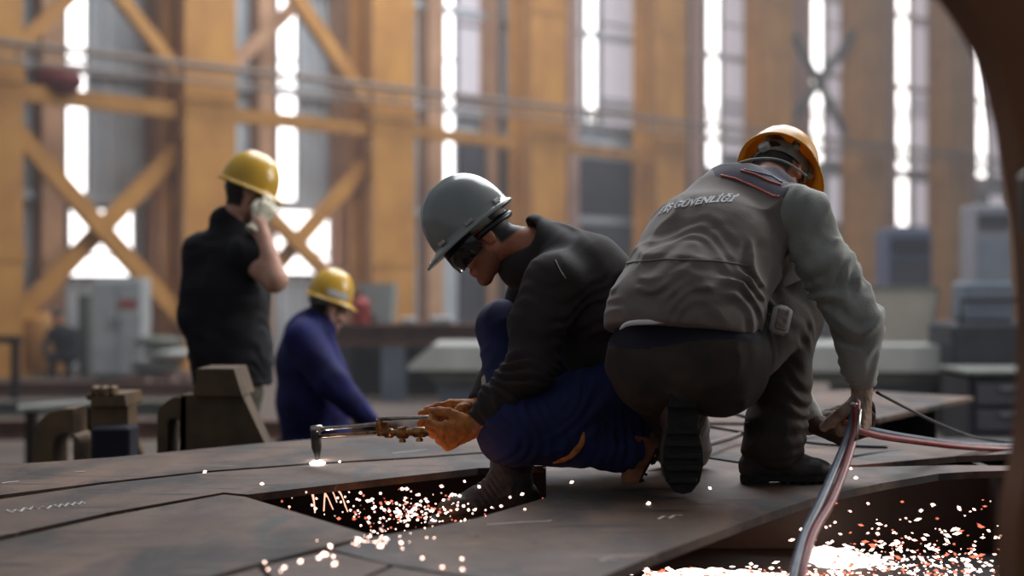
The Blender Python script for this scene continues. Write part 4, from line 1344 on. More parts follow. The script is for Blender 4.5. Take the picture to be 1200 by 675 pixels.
    def on(px, py, lift=.002):
        d_ = (P(px, py, 1) - V(0, 0, CAMZ)); o_ = V(0, 0, CAMZ)
        hit = bv.ray_cast(o_, d_.normalized())
        return (hit[0] + hit[1] * lift) if hit[0] is not None else None
    def strip(name, mt, px, r=.0035):
        pts = [on(*p_) for p_ in px]; pts = [p_ for p_ in pts if p_ is not None]
        if len(pts) > 2:
            g = MB(); g.tube(pts, r, 8); return g.build(name, mt, vest, smooth=True)
    def seg(pl, n=7):
        out = []
        for a_, b_ in zip(pl, pl[1:]):
            for k in range(n): out.append((a_[0] + (b_[0] - a_[0]) * k / n, a_[1] + (b_[1] - a_[1]) * k / n))
        return out + [pl[-1]]
    strip('piping', M['vest_trim'], seg([(845, 206), (862, 210), (885, 220), (906, 230), (914, 231)]), .0032)
    strip('piping', M['vest_trim'], seg([(868, 200), (885, 205), (902, 213), (915, 217)]), .0030)
    strip('piping', M['vest_edge'], seg([(872, 199), (890, 203), (905, 207), (916, 214)]), .0028)
    strip('seam', M['vest'], seg([(735, 308), (780, 304), (840, 306), (880, 312)]), .0025)
    # writing across the upper back, laid on the cloth
    cu = bpy.data.curves.new('writing', 'FONT'); cu.body = 'E \u0130\u015e G\u00dcVENL\u0130\u011e\u0130'; cu.size = .0335; cu.extrude = .0006; cu.space_character = 1.02
    cu.shear = .12
    cu.offset = .0011
    to = bpy.data.objects.new('tmp', cu); COL.objects.link(to)
    dg = bpy.context.evaluated_depsgraph_get(); dg.update()
    me = bpy.data.meshes.new_from_object(to.evaluated_get(dg)); bpy.data.objects.remove(to)
    w_ = max(v.co.x for v in me.vertices)
    U = (rt * 1.0 + V(0, 0, .17)).normalized(); fwv = (V(.55, .80, -.12)).normalized()
    Vv = U.cross(fwv); Vv = Vv if Vv.z > 0 else -Vv
    hit0 = on(859, 236, 0)
    if hit0 is None: hit0 = q(859, 236, 4.2)
    nrm = fwv
    okv = True
    us, ac, prev = [0.0], [0.0], None
    for k in range(400):
        h_ = bv.ray_cast(hit0 - U * (k * .001) + Vv * .012 - nrm * .5, nrm)
        if h_[0] is None: break
        if prev is not None:
            us.append(k * .001); ac.append(ac[-1] + min((h_[0] - prev).length, .004))
        prev = h_[0]
    for v in me.vertices:
        u_ = float(np.interp(w_ - v.co.x, ac, us))
        base = hit0 - U * u_ + Vv * v.co.y - nrm * .5
        h_ = bv.ray_cast(base, nrm)
        v.co = (h_[0] - nrm * (.0022 + v.co.z)) if h_[0] is not None else base + nrm * .5
    link('writing', me, M['white_cloth'], vest)
    # --- trousers
    lo, hi = bounds([pel, lum, knr, anr, knl, anl, hpl], .2)
    F = Field(lo, hi, .006)
    F.cap(pel + V(0, .03, .03), lum + V(0, .03, -.03), .135, .128, k=.05, n=rt, sc=1.28)
    F.ell(q(772, 425, 4.27), (.150, .15, .150), None, k=.05).ell(q(838, 425, 4.20), (.148, .14, .148), None, k=.05)
    F.cap(hpr, knr, .125, .088, k=.05).cap(knr, knr.lerp(anr, .5), .088, .083, k=.04).cap(knr.lerp(anr, .5), anr + V(0, 0, .02), .083, .090, k=.03)
    F.cap(hpl, knl, .12, .085, k=.04).cap(knl + V(0, 0, .0), anl + V(0, .03, .03), .08, .07, k=.03)
    F.cap(q(797, 452, 4.34), anl + V(0, 0, .02), .07, .062, k=.03)
    F.folds(knr.lerp(anr, .75), .13, (anr - knr), .05, .012, 3).folds(hpr.lerp(knr, .5), .15, (knr - hpr), .07, .010, 5).folds(q(800, 460, 4.2), .1, V(0, 0, 1), .04, .007, 7)
    F.wrinkle(.008, 10, 9)
    F.cut(anr + V(0, 0, -.045), V(.05, 0, -1), .14)
    zc = q(800, 402, 4.2).z
    slope = .22
    F.mesh('trousers', [M['trouser_brown'], M['trouser_navy']], root, classify=lambda x, y, z: ((z - zc + (x - pel.x) * .0 > .015 * np.sin(x * 14)) & (x < q(885, 0, 4.3).x)))
    # shirt tail slivers and belt
    g = MB()
    tl = [q(726, 386, 4.12), q(738, 379, 4.11), q(770, 377, 4.10), q(798, 375, 4.10)]
    g.tube(spline(tl, 5), [.001 + .0065 * math.sin(math.pi * k / 15) ** .7 for k in range(16)], 8); g.prism([q(822, 370, 4.09), q(838, 370, 4.09), q(831, 382, 4.09)], (0, .01, 0))
    g.build('shirt_tail', M['white_cloth'], root, smooth=True)
    # pale case on the belt
    Rb = Matrix.Rotation(math.radians(12), 3, 'Y')
    g = MB(); bc = q(915, 375, 4.19); g.box(bc, (.055, .03, .085), Rb, bev=.012); bo = g.build('belt_case', M['badge'], root, smooth=True, angle=50)
    g = MB(); g.box(bc + V(.0, -.018, .002), (.034, .008, .060), Rb, bev=.004); g.build('face_plate', mat('mottled_plastic', (150, 140, 130), (110, 96, 88), rough=.6, nscale=90), bo)
    # boots
    bl = q(795, 494, 4.26); bl.z = 1.103
    boot(root, bl, V(0, -.03, -1), V(0, 1, -.03), M['boot'], shaft_to=q(797, 462, 4.52), s=1.16, shaft_r=.07)
    sr = V(anr.x - .01, anr.y, ZP + .106)
    boot(root, sr, V(.96, .1, 0), V(0, 0, 1), M['boot'], shaft_to=sr + V(-.02, 0, .09), s=1.0)
    # gloves
    glove('glove', M['glove_tan'], root, wrr, DR, NR, V(-.3, -1, 0), cuff=.075, cuff_r=.052, s=1.25, **kw_r)
    glove('glove', M['glove_dark'], root, wrl, DL, NL, V(.4, -.2, 1), cuff=.12, cuff_r=.060, s=1.5, **kw_l)
    # helmet and its harness
    hm = hardhat(root, hc + Rh @ V(0, .0, .035), Rh, M['helmet_amber'], L=.30, Wd=.262, H=.158, peak=.045)
    # dark holes of the nape plate
    g = MB()
    for k, (px_, py_) in enumerate(((905, 172), (917, 176), (927, 183), (935, 192))):
        pass
    # chin cord looped over the collar
    g = MB(); pts = [q(848, 200, 4.47), q(862, 193, 4.46), q(880, 187, 4.47), q(905, 186, 4.49), q(925, 192, 4.50), q(945, 206, 4.52)]
    g.tube(spline(pts, 6), .0035, 8); g.build('harness_cord', M['harness'], hm, smooth=True)
    # shirt collar roll
    return root, wrr, wrl
vest_man, WRR, WRL = man_vest()

# ------------------------------------------------------------------ man with the grey helmet (torch)
def man_torch():
    q = P
    nk = q(632, 292, 4.80); uc = q(668, 325, 4.78); md = q(700, 378, 4.78); lo_ = q(722, 430, 4.80); pel = q(728, 458, 4.80)
    shl, shr = q(640, 330, 4.60), q(636, 318, 4.96)
    ell_, wrl = q(622, 430, 4.52), q(556, 500, 4.52)
    elr, wrr = q(598, 415, 5.0), q(560, 478, 4.86)
    hpl, hpr = q(728, 468, 4.68), q(728, 455, 4.92)
    knl, anl = q(600, 502, 4.54), q(732, 528, 4.62)
    knr, anr = q(590, 385, 4.92), q(603, 545, 4.70)
    hc = q(565, 279, 4.78)
    Rh = rotm(V(-.77, -.10, -.62), V(-.62, .0, .77))
    org = q(640, 575, 4.6); org.z = ZP
    root = thing('person', 'crouching man in grey hard hat, dark jacket and blue trousers, cutting with the torch', 'person', org)
    lat = V(0, 1, 0)
    lo, hi = bounds([nk, hc, q(500, 500, 4.5), wrl, wrr, anl, anr, pel, knr], .17)
    F = Field(lo, hi, .005)
    F.cap(pel, md, .12, .11, k=.05, n=lat, sc=1.3).cap(md, uc, .11, .11, k=.05, n=lat, sc=1.3).cap(uc, nk, .09, .06, k=.05)
    for a, b, c, r0, r1, r2 in ((shl, ell_, wrl, .055, .045, .03), (shr, elr, wrr, .055, .045, .03), (hpl, knl, anl, .085, .06, .042), (hpr, knr, anr, .085, .06, .042)):
        F.cap(a, b, r0, r1, k=.03).cap(b, c, r1, r2, k=.02)
    F.cap(anl, anl + V(.0, 0, -.01), .035, .03, k=.02); F.cap(anr, V(anr.x - .10, anr.y - .07, .815), .035, .03, k=.02)
    head(F, hc, Rh, nk, nr=.062)
    DL, NL, SL = V(-.78, -.15, -.25), V(-.05, .75, .45), V(-.3, .4, 1)
    DR, NR, SR = V(-1, -.12, -.02), V(0, -.45, -.8), V(0, -1, .3)
    kl = dict(curl=(58, 62, 30), thumb=(.7, .45, .55, .35)); kr = dict(curls=((8, 14, 10), (14, 22, 16), (32, 40, 30), (42, 45, 30)), thumb=(.7, .5, .4, .3))
    hand(F, wrl, DL, NL, SL, **kl); hand(F, wrr, DR, NR, SR, **kr)
    F.mesh('body', M['skin'], root, masks=head_masks(hc, Rh))
    # jacket
    lo, hi = bounds([nk, q(650, 240, 4.8), wrl, wrr, pel, lo_, shl, shr], .22)
    F = Field(lo, hi, .0055)
    F.cap(lo_ + V(0, 0, -.01), md, .135, .140, k=.06, n=lat, sc=1.22).cap(md, uc, .140, .140, k=.06, n=lat, sc=1.22)
    F.cap(uc, nk + V(.02, 0, -.02), .135, .082, k=.05)
    F.cap(q(700, 330, 4.8), q(735, 380, 4.82), .12, .13, k=.07, n=lat, sc=1.2)
    F.cap(shl + V(.03, 0, -.01), shl.lerp(ell_, .5), .098, .083, k=.05).cap(shl.lerp(ell_, .5), ell_, .083, .072, k=.03)
    F.cap(ell_, ell_.lerp(wrl, .6), .070, .058, k=.03).cap(ell_.lerp(wrl, .6), wrl, .058, .04, k=.02)
    F.cap(shr, elr, .09, .068, k=.04).cap(elr, wrr, .064, .040, k=.03)
    # stand collar, open to the front
    F.cap(q(655, 296, 4.80), q(612, 312, 4.79), .084, .08, k=.03, n=lat, sc=1.05)
    F.cap(q(627, 262, 4.80), q(645, 285, 4.80), .028, .06, k=.03, n=lat, sc=2.0)
    F.cap(q(632, 285, 4.79), hc + V(-.02, 0, .0), .070, .080, k=.012, sub=True)
    F.folds(ell_ + V(-.02, -.04, .0), .13, (wrl - shl), .05, .012, 2).folds(shl.lerp(ell_, .5), .13, ell_ - shl + V(.1, 0, 0), .07, .007, 5).folds(q(690, 400, 4.6), .16, V(-.3, 0, 1), .07, .009, 3).folds(ell_.lerp(wrl, .65), .09, wrl - ell_, .03, .006, 7)
    F.wrinkle(.008, 9, 3)
    F.cut(wrl + V(.012, 0, .012), wrl - ell_, .08); F.cut(wrr + V(.01, 0, .015), wrr - elr, .08)
    jk = F.mesh('jacket', M['jacket'], root)
    bj = bvh_of(jk)
    g = MB(); pts = []
    for k in range(7):
        h_ = bj.ray_cast(V(0, 0, CAMZ), (P(651 + k * 1.5 + .25 * k * k * .3, 305 + k * 3.6, 1) - V(0, 0, CAMZ)).normalized())
        if h_[0] is not None: pts.append(h_[0] + h_[1] * .001)
    g.tube(pts, .0028, 6); g.build('zip', M['silver'], jk)
    # trousers
    lo, hi = bounds([pel, knl, anl, knr, anr, hpr], .2)
    F = Field(lo, hi, .0055)
    F.cap(pel, lo_, .14, .13, k=.05, n=lat, sc=1.25)
    F.cap(hpl, knl, .128, .098, k=.05).cap(knl + V(.0, 0, -.01), anl, .088, .066, k=.05)
    F.cap(hpr, knr, .12, .085, k=.04).cap(knr, anr + V(0, 0, .06), .080, .072, k=.03)
    F.folds(knl + V(.02, 0, 0), .13, (hpl - knl), .06, .010, 2).folds(hpl.lerp(knl, .3), .16, V(.7, 0, -.6), .07, .010, 4).folds(anl, .1, V(1, 0, 0), .04, .008, 6)
    F.wrinkle(.008, 10, 6)
    bt = bvh_of(F.mesh('trousers', M['blue'], root))
    # reflective band around the far shin, orange strip laid on the near trouser leg
    g = MB(); a_ = knr.lerp(anr, .42); dd = (anr - knr).normalized()
    g.tube([a_ - dd * .022, a_ + dd * .022], .083, 24); g.build('reflective_band', M['reflect'], root, smooth=True, angle=40)
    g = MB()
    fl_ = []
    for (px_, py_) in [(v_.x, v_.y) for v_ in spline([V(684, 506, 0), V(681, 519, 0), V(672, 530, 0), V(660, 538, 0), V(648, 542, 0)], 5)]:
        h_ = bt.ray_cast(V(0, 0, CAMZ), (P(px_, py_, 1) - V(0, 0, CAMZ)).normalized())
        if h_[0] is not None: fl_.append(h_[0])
    g.tube(fl_, [.003 + .010 * math.sin(math.pi * (k + .6) / (len(fl_) + .4)) for k in range(len(fl_))], 8, flat=(V(0, 1, 0), .35)); g.build('orange_strip', M['glove_orange'], root, smooth=True)
    # boots
    sr = V(anr.x - .025, anr.y - .06, .868)
    boot(root, sr, V(-.97, -.16, -.04), V(0, 0, 1), M['boot'], shaft_to=sr + V(.02, .03, .10), s=1.12, shaft_r=.075)
    boot(root, anl + V(.02, 0, -.012), V(-.50, -.1, -.86), V(-.85, .1, .42), M['boot_glow_tan'], shaft_to=anl + V(.03, 0, .05), s=.66, shaft_r=.05)
    glove('glove', M['glove_orange'], root, wrl, DL, NL, SL, cuff=.02, cuff_r=.046, s=1.12, **kl)
    glove('glove', M['glove_orange'], root, wrr, DR, NR, SR, cuff=.03, cuff_r=.04, s=1.08, **kr)
    hm = hardhat(root, hc + Rh @ V(0, .012, .040), Rh, M['helmet_grey'], L=.33, Wd=.25, H=.165, peak=.04, slots=True)
    # goggles with strap
    g = MB()
    L = lambda x, y, z: hc + Rh @ V(x, y, z)
    for a1, a2, z0, z1 in ((-80, 80, -.045, .05),):
        n_ = 22; b0 = len(g.v)
        for i in range(n_ + 1):
            t = math.radians(a1 + (a2 - a1) * i / n_)
            for (rr_, z) in ((1.0, z0 + .02 * (1 - math.cos(t)) ), (1.06, z0 + .03), (1.06, z1 - .01), (1.0, z1), (.93, z1), (.93, z0 + .02)):
                g.v.append(L(.083 * math.sin(t) * rr_, (.118 * math.cos(t)) * rr_ + .004, z))
        for i in range(n_):
            for k in range(6):
                j = (k + 1) % 6
                g.quad((b0 + i * 6 + k, b0 + (i + 1) * 6 + k, b0 + (i + 1) * 6 + j, b0 + i * 6 + j))
        g.quad([b0 + k for k in range(6)]); g.quad([b0 + n_ * 6 + k for k in range(5, -1, -1)])
    go = g.build('goggles', M['lens'], root, smooth=True, angle=50)
    g = MB(); pts = []
    for i in range(25):
        t = math.radians(75 + 210 * i / 24); pts.append(L(.088 * math.sin(t), .108 * math.cos(t) - .006, .008))
    g.tube(pts, .011, 8); g.build('strap', M['black_plastic'], go, smooth=True)
    return root, wrl, wrr
torch_man, WTL, WTR = man_torch()

# ------------------------------------------------------------------ standing man in black
def man_stand():
    Y = 7.4
    q = P
    zp = .35
    pel = q(272, 455, Y); lum = q(271, 410, Y); ch = q(269, 340, Y); uc = q(268, 298, Y); nk = q(270, 264, Y)
    fw = V(.80, .55, 0).normalized(); rt = V(fw.y, -fw.x, 0)
    shn, shf = q(238, 296, Y + .0), q(290, 298, Y - .16)
    # back view: the near shoulder to the left, the far arm raised
    eln, wrn = q(226, 372, Y - .1), q(238, 436, Y - .12)
    elf, wrf = q(322, 328, Y - .22), q(303, 262, Y - .17)
    hpl, hpr = q(258, 460, Y + .08), q(280, 460, Y - .08)
    kl, kr = V(hpl.x, hpl.y, .85), V(hpr.x, hpr.y, .85)
    al, ar = V(hpl.x - .02, hpl.y, .46), V(hpr.x + .02, hpr.y - .03, .46)
    hc = q(288, 232, Y)
    Rh = rotm(V(.80, .42, -.22), V(.1, 0, 1))
    root = thing('person', 'standing man in black polo shirt and yellow hard hat, white-gloved hand at the brim', 'person', V(pel.x, Y, zp))
    lo, hi = bounds([nk, hc, wrf, elf, wrn, al, ar, q(330, 240, Y)], .18)
    F = Field(lo, hi, .008)
    F.cap(pel, lum, .12, .115, k=.05, n=rt, sc=1.3).cap(lum, ch, .115, .12, k=.05, n=rt, sc=1.3).cap(ch, uc, .12, .10, k=.05, n=rt, sc=1.3).cap(uc, nk, .09, .06, k=.04)
    F.cap(uc, shn, .08, .058, k=.04).cap(uc, shf, .08, .058, k=.04)
    for a, b, c, r0, r1, r2 in ((shn, eln, wrn, .056, .046, .03), (shf, elf, wrf, .066, .058, .036), (hpl, kl, al, .085, .06, .042), (hpr, kr, ar, .085, .06, .042)):
        F.cap(a, b, r0, r1, k=.03).cap(b, c, r1, r2, k=.02)
    head(F, hc, Rh, nk)
    Df, Nf, Sf = (q(322, 232, Y - .12) - wrf), V(-.3, .8, .1), V(-.7, .0, .5)
    kf = dict(curl=(28, 38, 24), thumb=(.7, .5, .3, .2))
    hand(F, wrf, Df, Nf, Sf, **kf); hand(F, wrn, V(.1, -.05, -1), V(.9, .4, 0), V(.3, .8, 0), curl=(25, 30, 20))
    F.mesh('body', M['skin_pale'], root, masks=head_masks(hc, Rh))
    lo, hi = bounds([nk, shn, eln, wrn, shf, elf, pel, uc], .22)
    F = Field(lo, hi, .008)
    F.cap(pel + V(0, 0, .03), lum, .185, .18, k=.05, n=rt, sc=1.15).cap(lum, ch, .18, .178, k=.06, n=rt, sc=1.15).cap(ch, uc, .165, .135, k=.07, n=rt, sc=1.15)
    F.cap(uc, nk + V(0, 0, .0), .11, .078, k=.05)
    F.cap(uc, shn, .12, .09, k=.05).cap(shn, eln, .088, .072, k=.04).cap(eln, wrn + V(0, 0, .06), .068, .05, k=.03)
    F.cap(uc, shf, .11, .088, k=.05).cap(shf, shf.lerp(elf, .18), .086, .078, k=.03)
    F.cap(nk + V(-.02, -.0, .015), nk + V(-.01, 0, -.02), .078, .085, k=.02)
    F.cap(nk + V(.02, .02, -.02), hc, .062, .07, k=.01, sub=True)
    F.folds(lum, .25, V(0, 0, 1), .09, .012, 2)
    F.wrinkle(.008, 7, 5)
    F.cut(pel + V(0, 0, .02), V(0, 0, -1))
    F.mesh('polo_shirt', M['black_cloth'], root)
    lo, hi = bounds([pel, al, ar], .22)
    F = Field(lo, hi, .008)
    F.cap(pel, pel + V(0, 0, .06), .14, .13, k=.04, n=rt, sc=1.2).cap(hpl, kl, .108, .085, k=.03).cap(kl, al, .085, .082, k=.03).cap(hpr, kr, .108, .085, k=.03).cap(kr, ar, .085, .082, k=.03)
    F.wrinkle(.01, 8, 1)
    F.mesh('trousers', M['khaki'], root)
    for a_ in (al, ar):
        boot(root, V(a_.x, a_.y, zp + .106), fw, V(0, 0, 1), M['boot'], h=.008)
    glove('glove', M['glove_white'], root, wrf, Df, Nf, Sf, cuff=.05, cuff_r=.042, h=.0035, s=1.05, **kf)
    hardhat(root, hc + Rh @ V(0, .01, .045), rotm(V(.86, .38, -.36), V(.3, 0, 1)), M['helmet_yellow'], L=.335, Wd=.262, H=.17, peak=.045)
    return root
man_stand()

# ------------------------------------------------------------------ kneeling man in blue coverall
def man_blue():
    Y = 8.2
    q = P
    pel = q(372, 520, Y + .1); lum = q(366, 470, Y); ch = q(362, 425, Y); uc = q(364, 392, Y); nk = q(376, 376, Y)
    fw = V(.9, .25, 0).normalized(); rt = V(fw.y, -fw.x, 0)
    shn, shf = q(356, 398, Y - .18), q(366, 392, Y + .18)
    eln, wrn = q(388, 448, Y - .28), q(432, 492, Y - .2)
    elf, wrf = q(392, 446, Y + .28), q(428, 490, Y + .2)
    zp = .35
    kn = V(pel.x + .32, Y - .1, zp + .09); kf_ = V(pel.x + .30, Y + .26, zp + .09)
    an, af = V(pel.x - .08, Y - .1, zp + .09), V(pel.x - .1, Y + .26, zp + .09)
    hc = q(384, 362, Y)
    Rh = rotm(V(.80, .50, -.28), V(.25, 0, 1))
    root = thing('person', 'kneeling man in royal blue coverall and yellow hard hat with white band', 'person', V(pel.x, Y, zp))
    lo, hi = bounds([nk, hc, wrn, wrf, pel, kn, kf_, an, af], .17)
    F = Field(lo, hi, .008)
    F.cap(pel, lum, .12, .11, k=.05, n=rt, sc=1.3).cap(lum, uc, .11, .11, k=.05, n=rt, sc=1.3).cap(uc, nk, .09, .06, k=.04)
    for a, b, c, r0, r1, r2 in ((shn, eln, wrn, .056, .046, .03), (shf, elf, wrf, .056, .046, .03), (pel + V(0, -.1, 0), kn, an, .085, .06, .042), (pel + V(0, .1, 0), kf_, af, .085, .06, .042)):
        F.cap(a, b, r0, r1, k=.03).cap(b, c, r1, r2, k=.02)
    head(F, hc, Rh, nk)
    hand(F, wrn, V(.8, 0, -.6), V(0, .3, -1), V(0, 1, 0)); hand(F, wrf, V(.8, 0, -.6), V(0, -.3, -1), V(0, -1, 0))
    F.mesh('body', M['skin_pale'], root, masks=head_masks(hc, Rh))
    lo, hi = bounds([nk, wrn, wrf, pel, kn, kf_, an, af], .22)
    F = Field(lo, hi, .008)
    F.cap(pel, lum, .185, .175, k=.05, n=rt, sc=1.12).cap(lum, ch, .175, .16, k=.06, n=rt, sc=1.15).cap(ch, uc, .16, .13, k=.06, n=rt, sc=1.2).cap(uc, nk, .12, .08, k=.04)
    for a, b, c in ((shn, eln, wrn), (shf, elf, wrf)):
        F.cap(a, b, .10, .085, k=.05).cap(b, c, .082, .05, k=.03)
    for a, b, c in ((pel + V(0, -.1, 0), kn, an), (pel + V(0, .1, 0), kf_, af)):
        F.cap(a, b, .12, .09, k=.04).cap(b, c, .085, .07, k=.03)
    F.cap(nk, hc, .062, .068, k=.01, sub=True)
    F.wrinkle(.011, 7, 8)
    F.mesh('coverall', M['blue_dark'], root)
    boot(root, an + V(-.03, 0, .10), V(-.3, 0, -.95), V(-.95, 0, .3), M['boot'], h=.008, s=.8); boot(root, af + V(-.03, 0, .10), V(-.3, 0, -.95), V(-.95, 0, .3), M['boot'], h=.008, s=.8)
    for w_, s_ in ((wrn, 1), (wrf, -1)):
        glove('glove', M['glove_dark'], root, w_, V(.8, 0, -.6), V(0, .3 * s_, -1), V(0, s_, 0), h=.0045)
    hm = hardhat(root, hc + Rh @ V(0, .0, .045), Rh, M['helmet_yellow'], L=.295, Wd=.235, H=.16, peak=.035)
    g = MB()
    Ls = lambda x, y, z: hc + Rh @ V(x, y, z + .045)
    for a1, a2 in ((62, 120),):
        n_ = 12; b0 = len(g.v)
        for i in range(n_ + 1):
            t = math.radians(a1 + (a2 - a1) * i / n_)
            for (rr_, z) in ((1.02, .03), (.99, .062), (.95, .062), (.96, .03)):
                g.v.append(Ls(.108 * math.sin(t) * rr_, .128 * math.cos(t) * rr_ - .01, z))
        for i in range(n_):
            for k in range(4):
                j = (k + 1) % 4; g.quad((b0 + i * 4 + k, b0 + (i + 1) * 4 + k, b0 + (i + 1) * 4 + j, b0 + i * 4 + j))
    g.build('white_sticker', M['white_cloth'], hm)
    return root
man_blue()

# ------------------------------------------------------------------ far stooping worker
def man_far():
    Y = 25.0
    q = P
    x = q(72, 0, Y).x
    zt = q(0, 362, Y).z
    root = thing('person', 'small blurred worker in dark clothes stooping far away at the left', 'person', V(x, Y, 0))
    hd = V(x - .08, Y, zt - .12); nk = V(x - .04, Y, zt - .30); ch = V(x + .02, Y, zt - .42); pel = V(x + .10, Y, zt - .76)
    F = Field(V(x - .6, Y - .4, -.02), V(x + .6, Y + .4, zt + .2), .014)
    F.cap(nk, ch, .07, .15, k=.05).cap(ch, pel, .16, .14, k=.08, n=V(1, 0, 0), sc=1.25)
    legs = []
    for s_ in (-1, 1):
        k_ = V(x + s_ * .12, Y - .12, .34); f_ = V(x + s_ * .13, Y + .02, .05)
        F.cap(pel + V(s_ * .07, 0, -.02), k_, .095, .07, k=.04).cap(k_, f_, .068, .055, k=.03).cap(f_, f_ + V(-.04, -.15, 0), .05, .045, k=.02)
        sh = ch + V(s_ * .19, 0, .05); e = sh + V(s_ * .06, -.12, -.24); w = e + V(-s_ * .06, -.16, -.16)
        F.cap(sh, e, .065, .05, k=.04).cap(e, w, .048, .035, k=.03)
    F.ell(hd, (.085, .1, .12), None, k=.03).cap(hd, nk, .05, .06, k=.03)
    zh = hd.z - .1
    F.mesh('body', [M['navy_dark'], M['skin']], root, classify=lambda x_, y_, z_: (z_ > zh) * 1)
    g = MB(); g.ball(hd + V(0, .01, .03), (.095, .11, .11), nu=20, nv=8, v1=.55); g.build('cap', M['machine'], root, smooth=True)
man_far()

# ------------------------------------------------------------------ cutting torch
tr = thing('cutting_torch', 'brass and steel cutting torch held in orange gloves, nozzle over the plate', 'torch', P(372, 545, 5.02))
tip = G(372, 545, ZP); tip = V(tip.x, tip.y, ZP + .008)
Yt = tip.y
hd_ = P(368, 503, Yt)
g = MB(); g.tube([tip + V(0, 0, .0), tip + V(0, 0, .02), P(371, 524, Yt), P(370, 510, Yt), hd_ + V(.003, 0, 0)], [.006, .009, .017, .017, .014], 14); g.build('nozzle', M['nozzle'], tr, smooth=True, angle=50)
g = MB(); g.tube([P(365, 503, Yt), P(377, 502, Yt - .01)], .012, 10); g.build('head', M['silver'], tr, smooth=True)
Y1 = 4.62
g = MB(); g.tube(spline([P(376, 502, Yt), P(410, 500, Yt - .15), P(440, 497, 4.78), P(446, 497, 4.76)], 5), .0065, 10); g.build('upper_tube', M['silver'], tr, smooth=True)
g = MB(); g.tube(spline([P(374, 511, Yt), P(410, 509, Yt - .15), P(436, 507, 4.78), P(446, 507, 4.76)], 5), .0055, 10); g.build('lower_tube', M['brass'], tr, smooth=True)
g = MB(); g.tube([P(444, 491, 4.76), P(446, 503, 4.76), P(446, 511, 4.76)], [.010, .014, .011], 10); g.tube([P(442, 499, 4.77), P(453, 499, 4.75)], .012, 6); g.build('tube_clamp', M['brass'], tr, smooth=True, angle=50)
g = MB(); g.tube([P(444, 491, 4.76), P(470, 490, 4.71), P(496, 489, 4.66), P(545, 489, 4.62)], .0062, 10); g.build('oxygen_lever', M['silver'], tr, smooth=True)
g = MB()
a, b = P(446, 508, 4.76), P(506, 506, 4.62)
prof = [(0, .009), (.1, .009), (.12, .015), (.22, .015), (.24, .010), (.36, .011), (.38, .019), (.5, .019), (.52, .011), (.66, .011), (.68, .016), (.86, .016), (.9, .012), (1, .013)]
g.tube([a.lerp(b, t) for t, _ in prof], [r_ for _, r_ in prof], 12); g.build('valve_body', M['brass'], tr, smooth=True, angle=45)
for t, dz in ((.44, -.026), (.77, -.024)):
    c_ = a.lerp(b, t); g = MB(); g.cyl(c_, c_ + V(0, -.008, dz * .75), .006, n=10); g.cyl(c_ + V(0, -.008, dz * .75), c_ + V(0, -.010, dz * .75 - .009), .011, n=12); g.build('valve_knob', M['brass'], tr, smooth=True, angle=45)
g = MB(); g.tube([P(502, 506, 4.63), P(530, 506, 4.58), P(552, 508, 4.56)], [.014, .018, .016], 12); g.build('handle', M['nozzle'], tr, smooth=True)
# flame on the plate
g = MB(); g.ball(tip + V(0, -.0, -.002), (.026, .04, .006), nu=20, nv=8); g.tube([tip + V(0, 0, .01), tip + V(0, 0, -.002)], [.006, .012], 10)
tag(g.build('cutting_flame', mat('flame_white', (255, 255, 255), emit=(255, 248, 244), estr=6), smooth=True), 'small white-hot flame spreading on the plate under the torch nozzle', 'flame')

# ------------------------------------------------------------------ hoses and cables
def hose(name, label, pts, r, m, cat='hose', group=None):
    g = MB(); g.tube(spline(pts, 8), r, 10)
    return tag(g.build(name, m, smooth=True), label, cat, group)
q = P
hose('rubber_hose', 'blue-grey hose hanging from the tan glove down to the bottom edge', [q(1004, 470, 4.33), q(996, 505, 4.26), q(980, 545, 4.1), q(960, 590, 3.9), q(941, 630, 3.75), q(926, 690, 3.55), q(915, 760, 3.5), q(905, 780, 3.48)], .0115, M['hose_blue'], group='twin torch hoses')
hose('rubber_hose', 'red hose hanging beside the blue-grey one, from the tan glove into the right hole', [q(1004, 472, 4.31), q(1002, 505, 4.25), q(991, 545, 4.1), q(974, 588, 3.93), q(952, 628, 3.76), q(936, 690, 3.58), q(926, 760, 3.52), q(918, 780, 3.5)], .0115, M['hose_red'], group='twin torch hoses')
g = MB(); g.tube([q(1008, 480, 4.25), q(1004, 515, 4.2)], .0045, 8); g.ball(q(1000, 474, 4.24), (.012, .006, .006)); tag(g.build('steel_rod', M['silver'], smooth=True), 'short shiny steel rod held against the hoses by the tan glove', 'rod')
hose('rubber_hose', 'red-brown hose running right from the tan glove to the right edge', [q(1002, 503, 4.36), q(1030, 511, 4.6), q(1070, 517, 4.9), q(1130, 524, 5.3), q(1200, 527, 5.55), q(1290, 528, 5.6)], .010, M['hose_red'], group='hoses running right over the plates')
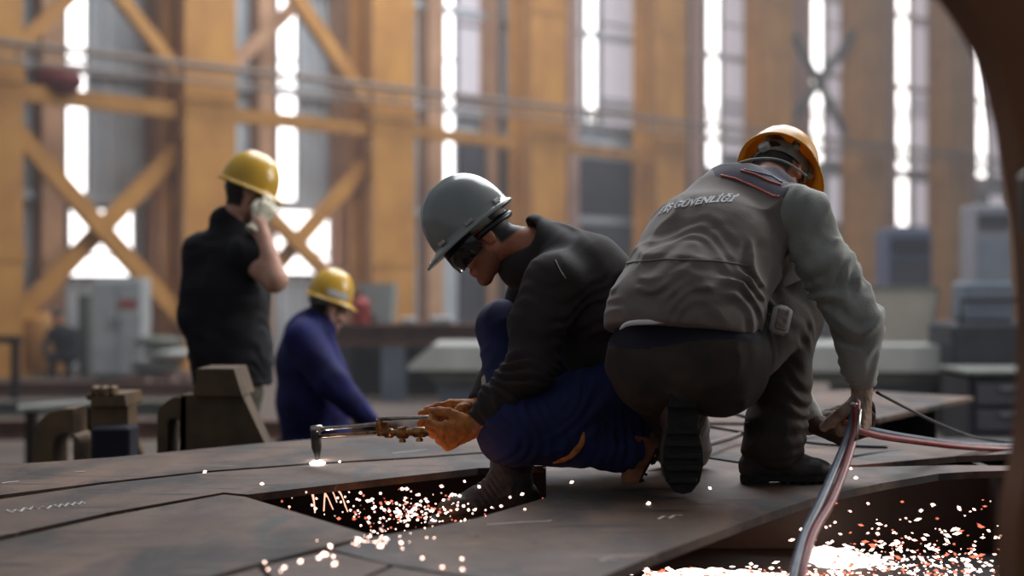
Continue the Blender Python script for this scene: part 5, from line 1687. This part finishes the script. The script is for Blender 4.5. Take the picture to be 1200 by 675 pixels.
hose('rubber_hose', 'grey-blue hose running right, just above the red-brown one', [q(1002, 499, 4.38), q(1030, 506, 4.65), q(1070, 513, 4.95), q(1130, 521, 5.38), q(1200, 523, 5.65), q(1290, 524, 5.7)], .010, M['hose_blue'], group='hoses running right over the plates')
hose('cable', 'thin black cable sloping down right from the wrist of the tan glove', [q(1028, 460, 4.5), q(1066, 480, 5.0), q(1106, 499, 5.5), q(1150, 514, 5.75), q(1240, 525, 5.8)], .005, M['cable'], 'cable')
hose('cable', 'dark blue cable seen between the legs of the squatting man, uppermost', [q(800, 466, 6.2), q(832, 476, 6.0), q(882, 491, 5.8), q(930, 500, 5.9), q(1000, 496, 6.2)], .006, M['trouser_navy'], 'cable')
hose('cable', 'dark cable between the legs of the squatting man, crossing the middle', [q(790, 493, 5.9), q(826, 499, 5.8), q(880, 508, 5.7), q(960, 520, 5.6), q(1040, 524, 5.55)], .006, M['cable'], 'cable')
hose('rubber_hose', 'brown hose between the legs of the squatting man, rising to the right', [q(760, 540, 4.9), q(826, 522, 5.3), q(855, 514, 5.6), q(884, 505, 5.8), q(950, 500, 6.0), q(1000, 503, 6.1)], .009, mat('brown_hose', (72, 56, 50), rough=.5))
hose('cable', 'thin dark cable lying on the plate right of the front boot of the squatting man', [q(985, 536, 5.2), q(1040, 529, 5.45), q(1100, 527, 5.6), q(1200, 527, 5.62)], .005, M['cable'], 'cable')

# ------------------------------------------------------------------ dusty air of the hall
g = MB(); g.box((6, 27, 7), (70, 30, 15))
hz = bpy.data.materials.new('dusty_air'); hz.use_nodes = True
nt = hz.node_tree; nt.nodes.clear()
vo = nt.nodes.new('ShaderNodeVolumeScatter'); vo.inputs['Color'].default_value = (.95, .95, 1, 1); vo.inputs['Density'].default_value = .0055; vo.inputs['Anisotropy'].default_value = .1
ou = nt.nodes.new('ShaderNodeOutputMaterial'); nt.links.new(vo.outputs[0], ou.inputs['Volume'])
tag(g.build('dusty_air', hz), 'faint bluish dust haze filling the far part of the hall', 'haze', kind='stuff')
